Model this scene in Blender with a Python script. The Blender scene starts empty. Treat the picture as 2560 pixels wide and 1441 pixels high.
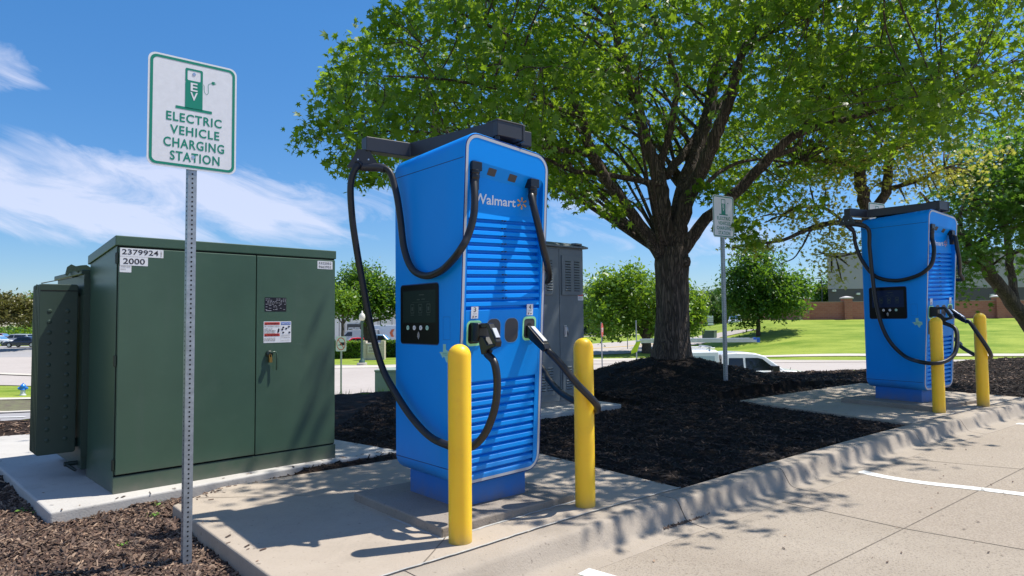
import bpy, bmesh, math, random
import numpy as np
from mathutils import Vector, Matrix
R = math.radians
rng = random.Random(7)
nrng = np.random.default_rng(11)
scene = bpy.context.scene
COL = scene.collection

# ------------------------------------------------------------------ camera
F = 1672.8; PIT = .047; ROL = .0091; CZ = 1.2
cp, sp = math.cos(PIT), math.sin(PIT); cr, sr = math.cos(ROL), math.sin(ROL)
fw = np.array([0, cp, sp]); r0 = np.array([1., 0, 0]); u0 = np.array([0, -sp, cp])
RT = cr * r0 - sr * u0; UP = sr * r0 + cr * u0
cam_d = bpy.data.cameras.new('camera'); cam = bpy.data.objects.new('camera', cam_d); COL.objects.link(cam)
cam.matrix_world = Matrix(((RT[0], UP[0], -fw[0], 0), (RT[1], UP[1], -fw[1], 0), (RT[2], UP[2], -fw[2], CZ), (0, 0, 0, 1)))
cam_d.sensor_width = 36; cam_d.lens = F / 2560 * 36; cam_d.clip_end = 5000; cam_d.clip_start = .05
scene.camera = cam

# ------------------------------------------------------------------ world, sun, exposure
SUNV = Vector((.48, .155, 1)).normalized()
sun_el = math.asin(SUNV.z); sun_rot = math.atan2(SUNV.x, SUNV.y)
world = bpy.data.worlds.new('World'); scene.world = world; world.use_nodes = True
wn = world.node_tree; wn.nodes.clear()
def N(nt, typ, **kw):
    n = nt.nodes.new(typ)
    for k, v in kw.items(): setattr(n, k, v)
    return n
def math_node(nt, op, a, b=None, c=None, clamp=False):
    n = nt.nodes.new('ShaderNodeMath'); n.operation = op; n.use_clamp = clamp
    for i, v in enumerate((a, b, c)):
        if v is None: continue
        if isinstance(v, (int, float)): n.inputs[i].default_value = v
        else: nt.links.new(v, n.inputs[i])
    return n.outputs[0]
def mixc(nt, fac, a, b, mode='MIX'):
    n = nt.nodes.new('ShaderNodeMix'); n.data_type = 'RGBA'; n.blend_type = mode
    for inp, v in ((n.inputs[0], fac), (n.inputs[6], a), (n.inputs[7], b)):
        if isinstance(v, (int, float)): inp.default_value = v
        elif isinstance(v, (tuple, list)): inp.default_value = (*v[:3], 1)
        else: nt.links.new(v, inp)
    return n.outputs[2]
sky = N(wn, 'ShaderNodeTexSky', sky_type='NISHITA', sun_disc=False, sun_elevation=sun_el, sun_rotation=sun_rot, altitude=150, air_density=1.0, dust_density=0., ozone_density=3.5)
hsv = N(wn, 'ShaderNodeHueSaturation'); hsv.inputs['Saturation'].default_value = 1.16; hsv.inputs['Value'].default_value = 1.05
wn.links.new(sky.outputs[0], hsv.inputs['Color'])
tc = N(wn, 'ShaderNodeTexCoord'); sx = N(wn, 'ShaderNodeSeparateXYZ'); wn.links.new(tc.outputs['Generated'], sx.inputs[0])
az = math_node(wn, 'ARCTAN2', sx.outputs[0], sx.outputs[1])
el = math_node(wn, 'ARCSINE', sx.outputs[2])
def vec(nt, x, y, z=0.):
    n = nt.nodes.new('ShaderNodeCombineXYZ')
    for i, v in enumerate((x, y, z)):
        if isinstance(v, (int, float)): n.inputs[i].default_value = v
        else: nt.links.new(v, n.inputs[i])
    return n.outputs[0]
# slanted, streaky cloud coordinates
elt = math_node(wn, 'ADD', el, math_node(wn, 'MULTIPLY', az, .22))
n1 = N(wn, 'ShaderNodeTexNoise'); n1.inputs['Scale'].default_value = 1; n1.inputs['Detail'].default_value = 9; n1.inputs['Roughness'].default_value = .62; n1.inputs['Distortion'].default_value = .9
wn.links.new(vec(wn, math_node(wn, 'MULTIPLY', az, 7.), math_node(wn, 'MULTIPLY', elt, 22.), 3.1), n1.inputs['Vector'])
n2 = N(wn, 'ShaderNodeTexNoise'); n2.inputs['Scale'].default_value = 1; n2.inputs['Detail'].default_value = 6; n2.inputs['Roughness'].default_value = .55; n2.inputs['Distortion'].default_value = .4
wn.links.new(vec(wn, math_node(wn, 'MULTIPLY', az, 3.1), math_node(wn, 'MULTIPLY', elt, 9.), 8.3), n2.inputs['Vector'])
def blob(a0, e0, wa, we, slope=0.):
    da = math_node(wn, 'SUBTRACT', az, a0)
    de = math_node(wn, 'SUBTRACT', el, math_node(wn, 'ADD', e0, math_node(wn, 'MULTIPLY', da, slope)))
    q = math_node(wn, 'ADD', math_node(wn, 'POWER', math_node(wn, 'ABSOLUTE', math_node(wn, 'DIVIDE', da, wa)), 2.6), math_node(wn, 'POWER', math_node(wn, 'ABSOLUTE', math_node(wn, 'DIVIDE', de, we)), 2.6))
    return math_node(wn, 'SUBTRACT', 1.15, q, clamp=True)
m = blob(-.53, .160, .34, .070, -.05)
for args in ((-.66, .300, .060, .032, 0), (-.205, .17, .045, .06, 0), (.13, .135, .10, .055, -.3), (.30, .11, .12, .04, 0), (-.05, .11, .09, .03, 0)):
    m = math_node(wn, 'MAXIMUM', m, math_node(wn, 'MULTIPLY', blob(*args), .62))
# the rest of the sky (outside the photograph's part) has a few thin clouds too
away = math_node(wn, 'GREATER_THAN', math_node(wn, 'ABSOLUTE', az), 1.0)
m = math_node(wn, 'MAXIMUM', m, math_node(wn, 'MULTIPLY', away, .55))
nn = math_node(wn, 'ADD', math_node(wn, 'MULTIPLY', n1.outputs[0], .95), math_node(wn, 'MULTIPLY', n2.outputs[0], .55))
cl = math_node(wn, 'MULTIPLY', math_node(wn, 'SUBTRACT', math_node(wn, 'ADD', nn, math_node(wn, 'MULTIPLY', m, .44)), .92), 3.2, clamp=True)
cl = math_node(wn, 'MULTIPLY', cl, math_node(wn, 'MINIMUM', math_node(wn, 'MULTIPLY', m, 2.), 1.))
cl = math_node(wn, 'MULTIPLY', cl, .74)
efac = math_node(wn, 'POWER', math_node(wn, 'DIVIDE', math_node(wn, 'MAXIMUM', el, 0.), .42, clamp=True), .8)
skyb = mixc(wn, 1., hsv.outputs[0], mixc(wn, efac, (.56, .60, .76), (.66, .97, 1.12)), 'MULTIPLY')
skyc = mixc(wn, cl, skyb, (5.9, 6.2, 7.6))
bg = N(wn, 'ShaderNodeBackground'); bg.inputs[1].default_value = .105
wn.links.new(skyc, bg.inputs[0])
wo = N(wn, 'ShaderNodeOutputWorld'); wn.links.new(bg.outputs[0], wo.inputs[0])
sd = bpy.data.lights.new('sun', 'SUN'); sd.energy = 4.9; sd.angle = R(.5); sd.color = (1., .95, .87)
sun = bpy.data.objects.new('sun', sd); COL.objects.link(sun); sun.rotation_euler = SUNV.to_track_quat('Z', 'Y').to_euler()
scene.view_settings.view_transform = 'Standard'; scene.view_settings.look = 'None'
scene.view_settings.exposure = 0.42; scene.view_settings.gamma = 1
scene.cycles.max_bounces = 8; scene.cycles.transparent_max_bounces = 8; scene.cycles.use_denoising = True

# ------------------------------------------------------------------ pixel helpers (2560x1441 frame of the photograph)
CAMP = np.array([0, 0, CZ])
def ray(px, py): return fw + RT * (px - 1280) / F + UP * (720.5 - py) / F
def atY(px, py, Y):
    d = ray(px, py); return CAMP + d * (Y / d[1])
def s_of(x, y): return (x + .3) * .79 + (y - 3.66) * .61
def P0(x, y): return .019 * max(0., s_of(x, y))
def sm(t):
    t = min(1., max(0., t)); return t * t * (3 - 2 * t)
CREST = [(-60, 2.), (-20, 4.), (-9., 6.5), (-6.3, 8.3), (-3.2, 10.3), (-1.85, 10.8), (1.3, 11.6), (3., 12.6), (5., 13.4), (10.5, 14.2), (20, 16), (60, 20)]
def crest(x):
    for (a, b), (c, d) in zip(CREST, CREST[1:]):
        if x <= c: return b + (d - b) * (x - a) / (c - a)
    return 20.
TREE = (2.62, 11.05)
def plain(x, y):
    left = .02 * min(0, max(x, -34)) * (1 - sm((y - 52) / 40))
    rise = .035 * min(26, max(0, y - 48)) * sm((x + 2) / 8)
    z = -1.9 + left + rise
    hf = sm((x - (18.0 + .1 * (y - 70))) / 9.5)
    hill = -1.9 + .12 * max(0, min(y, 71) - 48)
    if y > 78: hill -= (min(y, 110) - 78) * .04
    return z * (1 - hf) + max(hill, z) * hf
def mound(x, y):
    d2 = (x - TREE[0]) ** 2 + (y - TREE[1]) ** 2
    return .36 * math.exp(-d2 / 1.9) + .10 * math.exp(-d2 / 8.)
def T(x, y):
    c = crest(x); d = y - c
    pz = P0(x, y if d < 0 else c) - .02 - .075 * sm((-.7 - x) / .8) * sm((6.5 - y) / 2.5)
    pz -= .13 * sm((x - 2.6) / 1.5) * sm((y - 10.2) / 2.) * (1 - sm((x - 7) / 4))
    z = pz
    if d > 0:
        t = sm(d / 8.); z = pz * (1 - t) + plain(x, y) * t
    return z + mound(x, y)
def hit(px, py, off=0., tmin=18.):
    d = ray(px, py); t0 = None; t = tmin
    while t < 400:
        p = CAMP + d * t
        if p[2] < T(p[0], p[1]) + off:
            a, b = t0 or tmin * .9, t
            for _ in range(30):
                m_ = (a + b) / 2; p = CAMP + d * m_
                if p[2] < T(p[0], p[1]) + off: b = m_
                else: a = m_
            p = CAMP + d * b; return (float(p[0]), float(p[1]), float(p[2]))
        t0 = t; t *= 1.02
    p = CAMP + d * 300; return (float(p[0]), float(p[1]), float(p[2]))
def loc_plane(px, py, o, lp, ln):
    x0, y0, yaw, z0 = o; c_, s_ = math.cos(yaw), math.sin(yaw)
    p = np.array([x0 + lp[0] * c_ - lp[1] * s_, y0 + lp[0] * s_ + lp[1] * c_, z0 + lp[2]])
    n = np.array([ln[0] * c_ - ln[1] * s_, ln[0] * s_ + ln[1] * c_, ln[2]])
    d = ray(px, py); t = np.dot(p - CAMP, n) / np.dot(d, n); q = CAMP + d * t
    return to_local(q, o)
def to_local(q, o):
    x0, y0, yaw, z0 = o; c_, s_ = math.cos(yaw), math.sin(yaw)
    dx, dy = q[0] - x0, q[1] - y0
    return (float(dx * c_ + dy * s_), float(-dx * s_ + dy * c_), float(q[2] - z0))

# ------------------------------------------------------------------ materials
MATS = {}
def mat(name, col, rough=.6, metal=0., var=.08, vscale=6., bump=0., bscale=60., spec=.5, coat=0., detail=4, coords='Object', dirt=None, emis=None, hue2=None):
    if name in MATS: return MATS[name]
    m = bpy.data.materials.new(name); m.use_nodes = True; nt = m.node_tree
    b = nt.nodes['Principled BSDF']
    b.inputs['Roughness'].default_value = rough; b.inputs['Metallic'].default_value = metal
    b.inputs['Specular IOR Level'].default_value = spec
    if coat: b.inputs['Coat Weight'].default_value = coat; b.inputs['Coat Roughness'].default_value = .12
    tc = N(nt, 'ShaderNodeTexCoord')
    no = N(nt, 'ShaderNodeTexNoise'); no.inputs['Scale'].default_value = vscale; no.inputs['Detail'].default_value = detail; no.inputs['Roughness'].default_value = .6
    nt.links.new(tc.outputs[coords], no.inputs['Vector'])
    dark = tuple(c * (1 - var) for c in col); light = tuple(min(1, c * (1 + var)) for c in col)
    if hue2: light = hue2
    f = math_node(nt, 'MULTIPLY', math_node(nt, 'SUBTRACT', no.outputs[0], .28), 2.2, clamp=True)
    c = mixc(nt, f, dark, light)
    if dirt:
        n3 = N(nt, 'ShaderNodeTexNoise'); n3.inputs['Scale'].default_value = dirt[1]; n3.inputs['Detail'].default_value = 8; n3.inputs['Roughness'].default_value = .7
        nt.links.new(tc.outputs[coords], n3.inputs['Vector'])
        f3 = math_node(nt, 'MULTIPLY', math_node(nt, 'SUBTRACT', n3.outputs[0], dirt[2]), dirt[3], clamp=True)
        c = mixc(nt, f3, c, dirt[0])
    nt.links.new(c, b.inputs['Base Color'])
    if bump:
        nb = N(nt, 'ShaderNodeTexNoise'); nb.inputs['Scale'].default_value = bscale; nb.inputs['Detail'].default_value = 5
        nt.links.new(tc.outputs[coords], nb.inputs['Vector'])
        bp = N(nt, 'ShaderNodeBump'); bp.inputs['Strength'].default_value = bump; bp.inputs['Distance'].default_value = .02
        nt.links.new(nb.outputs[0], bp.inputs['Height']); nt.links.new(bp.outputs[0], b.inputs['Normal'])
    if emis:
        b.inputs['Emission Color'].default_value = (*emis[0], 1); b.inputs['Emission Strength'].default_value = emis[1]
    MATS[name] = m; return m
BLUE = mat('blue_paint', (.001, .275, .85), .42, var=.03, vscale=2., spec=.22, dirt=((.012, .25, .74), 5., .60, 1.2))
BLUE_D = mat('blue_plinth_paint', (.002, .17, .60), .5, var=.05, spec=.3, dirt=((.05, .17, .42), 6., .55, 1.5))
WHITE_TRIM = mat('light_strip_white', (.50, .52, .56), .4, var=.03)
ARM = mat('dark_grey_arm_paint', (.028, .029, .036), .42, var=.15, vscale=3)
RUBBER = mat('black_cable_rubber', (.012, .012, .014), .42, var=.3, vscale=14)
BLACKP = mat('black_plastic', (.008, .008, .010), .28, var=.2)
SCREEN = mat('screen_glass_black', (.004, .004, .006), .3, var=.1, spec=.15)
GREYPAD = mat('grey_blank_plate', (.055, .053, .060), .5, var=.05)
SOCKDARK = mat('socket_dark', (.01, .009, .010), .5)
MINT = mat('mint_light_ring', (.28, .62, .33), .4, var=.05, emis=((.3, .8, .4), .12))
STICKW = mat('sticker_white', (.78, .78, .80), .5, var=.02)
INK = mat('ink_black', (.02, .018, .03), .6, var=.05)
INKG = mat('ink_grey', (.30, .30, .33), .6, var=.1)
WALW = mat('lettering_white', (.80, .83, .88), .45, var=.02)
SPARK = mat('spark_orange', (.80, .42, .10), .5, var=.03)
SPARK2 = mat('spark_pink', (.75, .35, .30), .5, var=.03)
REDINK = mat('label_red', (.62, .05, .025), .5, var=.05)
BLUEINK = mat('label_blue', (.05, .16, .55), .5, var=.05)
TEXST = mat('mint_sticker', (.30, .62, .55), .5, var=.08, vscale=40)
SILVER = mat('brushed_silver', (.55, .56, .60), .28, .9, var=.1)
YEL = mat('bollard_yellow', (.95, .60, .030), .40, var=.06, vscale=3, spec=.4, dirt=((.62, .36, .06), 7, .56, 1.6), bump=.06, bscale=7)
GREENC = mat('transformer_green', (.056, .108, .070), .36, var=.10, vscale=2.2, spec=.5, dirt=((.09, .14, .10), 4, .56, 1.8), bump=.03, bscale=2.5)
GREEND = mat('radiator_green', (.034, .062, .043), .42, var=.12, vscale=3)
DARKGAP = mat('shadow_gap_black', (.004, .005, .004), .9)
GREENH = mat('hardware_dark_green', (.018, .030, .022), .35, var=.1)
BRASS = mat('brass', (.42, .25, .06), .35, .8, var=.2)
GALV = mat('galvanised_steel', (.33, .36, .39), .42, .55, var=.22, vscale=28, dirt=((.20, .22, .24), 60, .55, 2.))
HOLE = mat('hole_dark', (.01, .01, .012), .9)
SIGNW = mat('sign_reflective_white', (.74, .74, .76), .38, var=.05, vscale=30)
SIGNG = mat('sign_green', (.0, .22, .14), .42, var=.04)
GREYC = mat('cabinet_grey', (.155, .18, .195), .5, var=.10, vscale=3, dirt=((.21, .235, .245), 5, .6, 1.5))
PALEBOX = mat('utility_box_pale_green', (.30, .36, .29), .5, var=.1)
DKBOX = mat('utility_box_dark_green', (.05, .11, .07), .5, var=.1)
BARK = mat('tree_bark', (.150, .112, .088), .9, var=.35, vscale=5, bump=.9, bscale=16)
WHITEP = mat('truck_white', (.86, .87, .89), .25, var=.02, coat=.6)
GLASS = mat('vehicle_glass', (.012, .016, .02), .06, var=.1, spec=.7)
WSHIELD = mat('windshield_glass', (.10, .22, .38), .05, var=.1, spec=.8)
TYRE = mat('tyre_black', (.015, .015, .016), .8)
RIM = mat('wheel_rim', (.45, .46, .48), .3, .7)
CHROME = mat('trim_chrome', (.5, .5, .53), .2, .9)
ALU = mat('ladder_aluminium', (.55, .58, .63), .4, .4, var=.08)
CAPBLUE = mat('ladder_cap_blue', (.02, .12, .5), .5)
NEON = mat('flag_neon_yellow', (.62, .75, .03), .7)
LAMP_R = mat('lamp_red', (.4, .02, .02), .3); LAMP_W = mat('lamp_clear', (.7, .7, .72), .15)
def grime(m, z0, h, col, amt=.8):
    nt = m.node_tree; b = nt.nodes['Principled BSDF']; tc = nt.nodes['Texture Coordinate']; sx_ = N(nt, 'ShaderNodeSeparateXYZ'); nt.links.new(tc.outputs['Object'], sx_.inputs[0])
    no = N(nt, 'ShaderNodeTexNoise'); no.inputs['Scale'].default_value = 11; no.inputs['Detail'].default_value = 6; nt.links.new(tc.outputs['Object'], no.inputs[0])
    u = math_node(nt, 'DIVIDE', math_node(nt, 'SUBTRACT', z0 + h, sx_.outputs[2]), h, clamp=True)
    u = math_node(nt, 'MULTIPLY', math_node(nt, 'POWER', u, 1.6), math_node(nt, 'MULTIPLY', no.outputs[0], 1.7 * amt), clamp=True)
    c = mixc(nt, u, b.inputs['Base Color'].links[0].from_socket, col); nt.links.new(c, b.inputs['Base Color'])
def scuffs(m, col, scale=(3, 3, 40), thr=.69, k=9.):
    nt = m.node_tree; b = nt.nodes['Principled BSDF']; tc = nt.nodes['Texture Coordinate']
    mp = N(nt, 'ShaderNodeMapping'); mp.inputs['Scale'].default_value = scale; mp.inputs['Rotation'].default_value = (.1, .2, .05); nt.links.new(tc.outputs['Object'], mp.inputs[0])
    no = N(nt, 'ShaderNodeTexNoise'); no.inputs['Scale'].default_value = 1.; no.inputs['Detail'].default_value = 5; no.inputs['Roughness'].default_value = .7; nt.links.new(mp.outputs[0], no.inputs[0])
    f = math_node(nt, 'MULTIPLY', math_node(nt, 'SUBTRACT', no.outputs[0], thr), k, clamp=True)
    c = mixc(nt, math_node(nt, 'MULTIPLY', f, .7), b.inputs['Base Color'].links[0].from_socket, col); nt.links.new(c, b.inputs['Base Color'])
YEL.node_tree.nodes['Principled BSDF'].inputs['Subsurface Weight'].default_value = .5; YEL.node_tree.nodes['Principled BSDF'].inputs['Subsurface Radius'].default_value = (.06, .04, .01); YEL.node_tree.nodes['Principled BSDF'].inputs['Subsurface Scale'].default_value = 1.
grime(YEL, -.02, .16, (.30, .22, .12)); scuffs(YEL, (.30, .24, .14), (5, 5, 46), .66)
grime(GREENC, 0, .22, (.16, .15, .12), .7); scuffs(GREENC, (.12, .155, .13), (3, 3, 30), .68, 6.); scuffs(GREENC, (.075, .11, .085), (9, 9, .9), .58, 3.)
grime(BLUE, .2, .25, (.10, .20, .38), .45); grime(BLUE_D, .04, .2, (.16, .17, .20), .9)
grime(GREYC, 0, .3, (.24, .23, .20), .7)
def wave_bark(m):
    nt = m.node_tree; b = nt.nodes['Principled BSDF']; tc = nt.nodes['Texture Coordinate']
    mp = N(nt, 'ShaderNodeMapping'); mp.inputs['Scale'].default_value = (1, 1, .11); nt.links.new(tc.outputs['Object'], mp.inputs[0])
    v = N(nt, 'ShaderNodeTexVoronoi', feature='DISTANCE_TO_EDGE'); v.inputs['Scale'].default_value = 30
    no = N(nt, 'ShaderNodeTexNoise'); no.inputs['Scale'].default_value = 9; nt.links.new(mp.outputs[0], no.inputs[0])
    mx = mixc(nt, .22, mp.outputs[0], no.outputs['Color']); nt.links.new(mx, v.inputs['Vector'])
    h = math_node(nt, 'MULTIPLY', v.outputs['Distance'], 5., clamp=True)
    base = b.inputs['Base Color'].links[0].from_socket
    c = mixc(nt, h, (.055, .042, .034), base)
    nt.links.new(c, b.inputs['Base Color'])
    bp = N(nt, 'ShaderNodeBump'); bp.inputs['Strength'].default_value = 1.; bp.inputs['Distance'].default_value = .03
    nt.links.new(h, bp.inputs['Height']); nt.links.new(bp.outputs[0], b.inputs['Normal'])
wave_bark(BARK)
def leaf_mat(name, c1, c2, tr, tf=.4):
    m = bpy.data.materials.new(name); m.use_nodes = True; nt = m.node_tree; nt.nodes.clear()
    g = N(nt, 'ShaderNodeNewGeometry'); c = mixc(nt, g.outputs['Random Per Island'], c1, c2)
    ct = mixc(nt, g.outputs['Random Per Island'], tr, tuple(x * .6 for x in tr))
    p = N(nt, 'ShaderNodeBsdfPrincipled'); p.inputs['Roughness'].default_value = .42; p.inputs['Specular IOR Level'].default_value = .45; nt.links.new(c, p.inputs['Base Color'])
    t = N(nt, 'ShaderNodeBsdfTranslucent'); nt.links.new(ct, t.inputs[0])
    mx = N(nt, 'ShaderNodeMixShader'); mx.inputs[0].default_value = tf; nt.links.new(p.outputs[0], mx.inputs[1]); nt.links.new(t.outputs[0], mx.inputs[2])
    o = N(nt, 'ShaderNodeOutputMaterial'); nt.links.new(mx.outputs[0], o.inputs[0]); return m
LEAF = leaf_mat('oak_leaves', (.022, .080, .010), (.085, .19, .02), (.42, .65, .03), .45)
LEAF_Y = leaf_mat('pale_young_leaves', (.20, .25, .04), (.36, .36, .08), (.70, .68, .10), .45)
LEAF_D = leaf_mat('dark_leaves', (.024, .085, .016), (.06, .15, .022), (.25, .46, .03), .42)
LEAF_B = leaf_mat('bright_leaves', (.07, .17, .02), (.15, .27, .03), (.36, .56, .03), .4)
LEAF_O = leaf_mat('olive_leaves', (.10, .10, .025), (.17, .15, .04), (.25, .25, .05), .3)
LEAF_F = leaf_mat('far_leaves', (.05, .12, .035), (.10, .19, .05), (.16, .28, .05), .3)

def island_mat(name, cols, rough=.85):
    m = bpy.data.materials.new(name); m.use_nodes = True; nt = m.node_tree; b = nt.nodes['Principled BSDF']; b.inputs['Roughness'].default_value = rough
    g = N(nt, 'ShaderNodeNewGeometry'); r = N(nt, 'ShaderNodeValToRGB'); nt.links.new(g.outputs['Random Per Island'], r.inputs[0])
    e = r.color_ramp.elements
    e[0].color = (*cols[0], 1); e[1].color = (*cols[-1], 1)
    for i, c in enumerate(cols[1:-1]):
        k = e.new((i + 1) / (len(cols) - 1)); k.color = (*c, 1)
    nt.links.new(r.outputs[0], b.inputs['Base Color']); return m
CHIP_L = island_mat('mulch_chips_brown', [(.03, .018, .013), (.075, .042, .03), (.13, .075, .05), (.05, .032, .024), (.24, .15, .10), (.09, .058, .045), (.36, .25, .17), (.10, .065, .05), (.04, .03, .026)])
CHIP_D = island_mat('mulch_chips_black', [(.009, .007, .006), (.022, .015, .012), (.011, .008, .007), (.045, .028, .02), (.014, .010, .009), (.10, .062, .042), (.02, .014, .012)])

def concrete(name, c1, c2, speck, sp_amt, bump=.25, stain=(.30, .26, .21), big=1.3):
    m = bpy.data.materials.new(name); m.use_nodes = True; nt = m.node_tree; b = nt.nodes['Principled BSDF']
    b.inputs['Roughness'].default_value = .85; b.inputs['Specular IOR Level'].default_value = .25
    g = N(nt, 'ShaderNodeNewGeometry'); pos = g.outputs['Position']
    a = N(nt, 'ShaderNodeTexNoise'); a.inputs['Scale'].default_value = big; a.inputs['Detail'].default_value = 8; a.inputs['Roughness'].default_value = .65; nt.links.new(pos, a.inputs['Vector'])
    f = math_node(nt, 'MULTIPLY', math_node(nt, 'SUBTRACT', a.outputs[0], .3), 2.4, clamp=True)
    c = mixc(nt, f, c1, c2)
    s = N(nt, 'ShaderNodeTexNoise'); s.inputs['Scale'].default_value = 3.1; s.inputs['Detail'].default_value = 9; s.inputs['Roughness'].default_value = .75; nt.links.new(pos, s.inputs['Vector'])
    c = mixc(nt, math_node(nt, 'MULTIPLY', math_node(nt, 'SUBTRACT', s.outputs[0], .54), 2.6, clamp=True), c, stain)
    s2 = N(nt, 'ShaderNodeTexNoise'); s2.inputs['Scale'].default_value = 1.1; s2.inputs['Detail'].default_value = 10; s2.inputs['Roughness'].default_value = .72; s2.inputs['Distortion'].default_value = 1.2; nt.links.new(pos, s2.inputs['Vector'])
    c = mixc(nt, math_node(nt, 'MULTIPLY', math_node(nt, 'SUBTRACT', s2.outputs[0], .56), 2.4, clamp=True), c, tuple(x * .62 for x in c1))
    v = N(nt, 'ShaderNodeTexNoise'); v.inputs['Scale'].default_value = 85; v.inputs['Detail'].default_value = 3; v.inputs['Roughness'].default_value = .7; nt.links.new(pos, v.inputs['Vector'])
    c = mixc(nt, math_node(nt, 'MULTIPLY', math_node(nt, 'SUBTRACT', v.outputs[0], .52), sp_amt, clamp=True), c, speck)
    v2 = N(nt, 'ShaderNodeTexNoise'); v2.inputs['Scale'].default_value = 38; v2.inputs['Detail'].default_value = 2; nt.links.new(pos, v2.inputs['Vector'])
    c = mixc(nt, math_node(nt, 'MULTIPLY', math_node(nt, 'SUBTRACT', v2.outputs[0], .66), 6., clamp=True), c, tuple(x * .45 for x in c1))
    if name == 'concrete_lot':
        sx_ = N(nt, 'ShaderNodeSeparateXYZ'); nt.links.new(pos, sx_.inputs[0])
        u_ = math_node(nt, 'ADD', math_node(nt, 'MULTIPLY', math_node(nt, 'SUBTRACT', sx_.outputs[0], 1.8), 1.078), math_node(nt, 'MULTIPLY', math_node(nt, 'SUBTRACT', sx_.outputs[1], 4.8), .985))
        k_ = math_node(nt, 'GREATER_THAN', u_, 0.)
        ag = N(nt, 'ShaderNodeTexVoronoi'); ag.inputs['Scale'].default_value = 70; nt.links.new(pos, ag.inputs['Vector'])
        cc = mixc(nt, .45, (.30, .25, .20), math_node(nt, 'MULTIPLY', ag.outputs['Distance'], 1.4, clamp=True), 'SOFT_LIGHT')
        c = mixc(nt, math_node(nt, 'MULTIPLY', k_, .55), c, cc)
    nt.links.new(c, b.inputs['Base Color'])
    bp = N(nt, 'ShaderNodeBump'); bp.inputs['Strength'].default_value = bump; bp.inputs['Distance'].default_value = .006
    nt.links.new(v.outputs[0], bp.inputs['Height']); nt.links.new(bp.outputs[0], b.inputs['Normal'])
    return m
CON_PAD = concrete('concrete_pad', (.365, .308, .245), (.45, .385, .31), (.29, .245, .195), 1.6, .3)
CON_TR = concrete('concrete_transformer_pad', (.44, .42, .39), (.53, .51, .475), (.33, .31, .28), 1.4, .35)
CON_SLAB = concrete('concrete_plinth_slab', (.25, .215, .18), (.33, .29, .25), (.15, .13, .11), 2.4, .7)
CON_CURB = concrete('concrete_curb', (.315, .268, .215), (.40, .345, .285), (.27, .23, .18), 2.2, .6)
CON_LOT = concrete('concrete_lot', (.30, .252, .20), (.40, .345, .28), (.14, .115, .09), 4.2, .9, big=.8)
CON_ROAD = concrete('concrete_road', (.40, .355, .32), (.46, .415, .375), (.33, .30, .27), 1.5, .2, big=.15)
CON_ROAD2 = concrete('grey_drive', (.30, .29, .29), (.37, .36, .35), (.25, .24, .24), 1.5, .2, big=.15)
CON_WALK = concrete('pale_walk', (.50, .46, .39), (.58, .54, .46), (.42, .38, .32), 1.2, .2, big=.3)
CAULK = mat('joint_sealant', (.40, .40, .385), .8, var=.25, vscale=30, coords='Object')
PAINTW = mat('road_paint_white', (.70, .70, .67), .7, var=.10, vscale=20, dirt=((.42, .38, .33), 22, .54, 4.))
JOINT = mat('joint_dark', (.15, .125, .10), .95, var=.3, vscale=20)

def grass_mat():
    m = bpy.data.materials.new('grass'); m.use_nodes = True; nt = m.node_tree; b = nt.nodes['Principled BSDF']; b.inputs['Roughness'].default_value = .9; b.inputs['Specular IOR Level'].default_value = .15
    g = N(nt, 'ShaderNodeNewGeometry')
    mp = N(nt, 'ShaderNodeMapping'); mp.inputs['Scale'].default_value = (.16, .5, .5); nt.links.new(g.outputs['Position'], mp.inputs[0])
    a = N(nt, 'ShaderNodeTexNoise'); a.inputs['Scale'].default_value = 1.; a.inputs['Detail'].default_value = 8; a.inputs['Roughness'].default_value = .7; nt.links.new(mp.outputs[0], a.inputs['Vector'])
    c = mixc(nt, math_node(nt, 'MULTIPLY', math_node(nt, 'SUBTRACT', a.outputs[0], .36), 4.2, clamp=True), (.115, .20, .015), (.29, .35, .055))
    d = N(nt, 'ShaderNodeTexNoise'); d.inputs['Scale'].default_value = 6; d.inputs['Detail'].default_value = 8; d.inputs['Roughness'].default_value = .8; nt.links.new(g.outputs['Position'], d.inputs['Vector'])
    c = mixc(nt, math_node(nt, 'MULTIPLY', math_node(nt, 'SUBTRACT', d.outputs[0], .5), 3., clamp=True), c, (.085, .16, .018))
    nt.links.new(c, b.inputs['Base Color'])
    bp = N(nt, 'ShaderNodeBump'); bp.inputs['Strength'].default_value = .6; bp.inputs['Distance'].default_value = .08
    nt.links.new(d.outputs[0], bp.inputs['Height']); nt.links.new(bp.outputs[0], b.inputs['Normal'])
    return m
GRASS = grass_mat()
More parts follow.
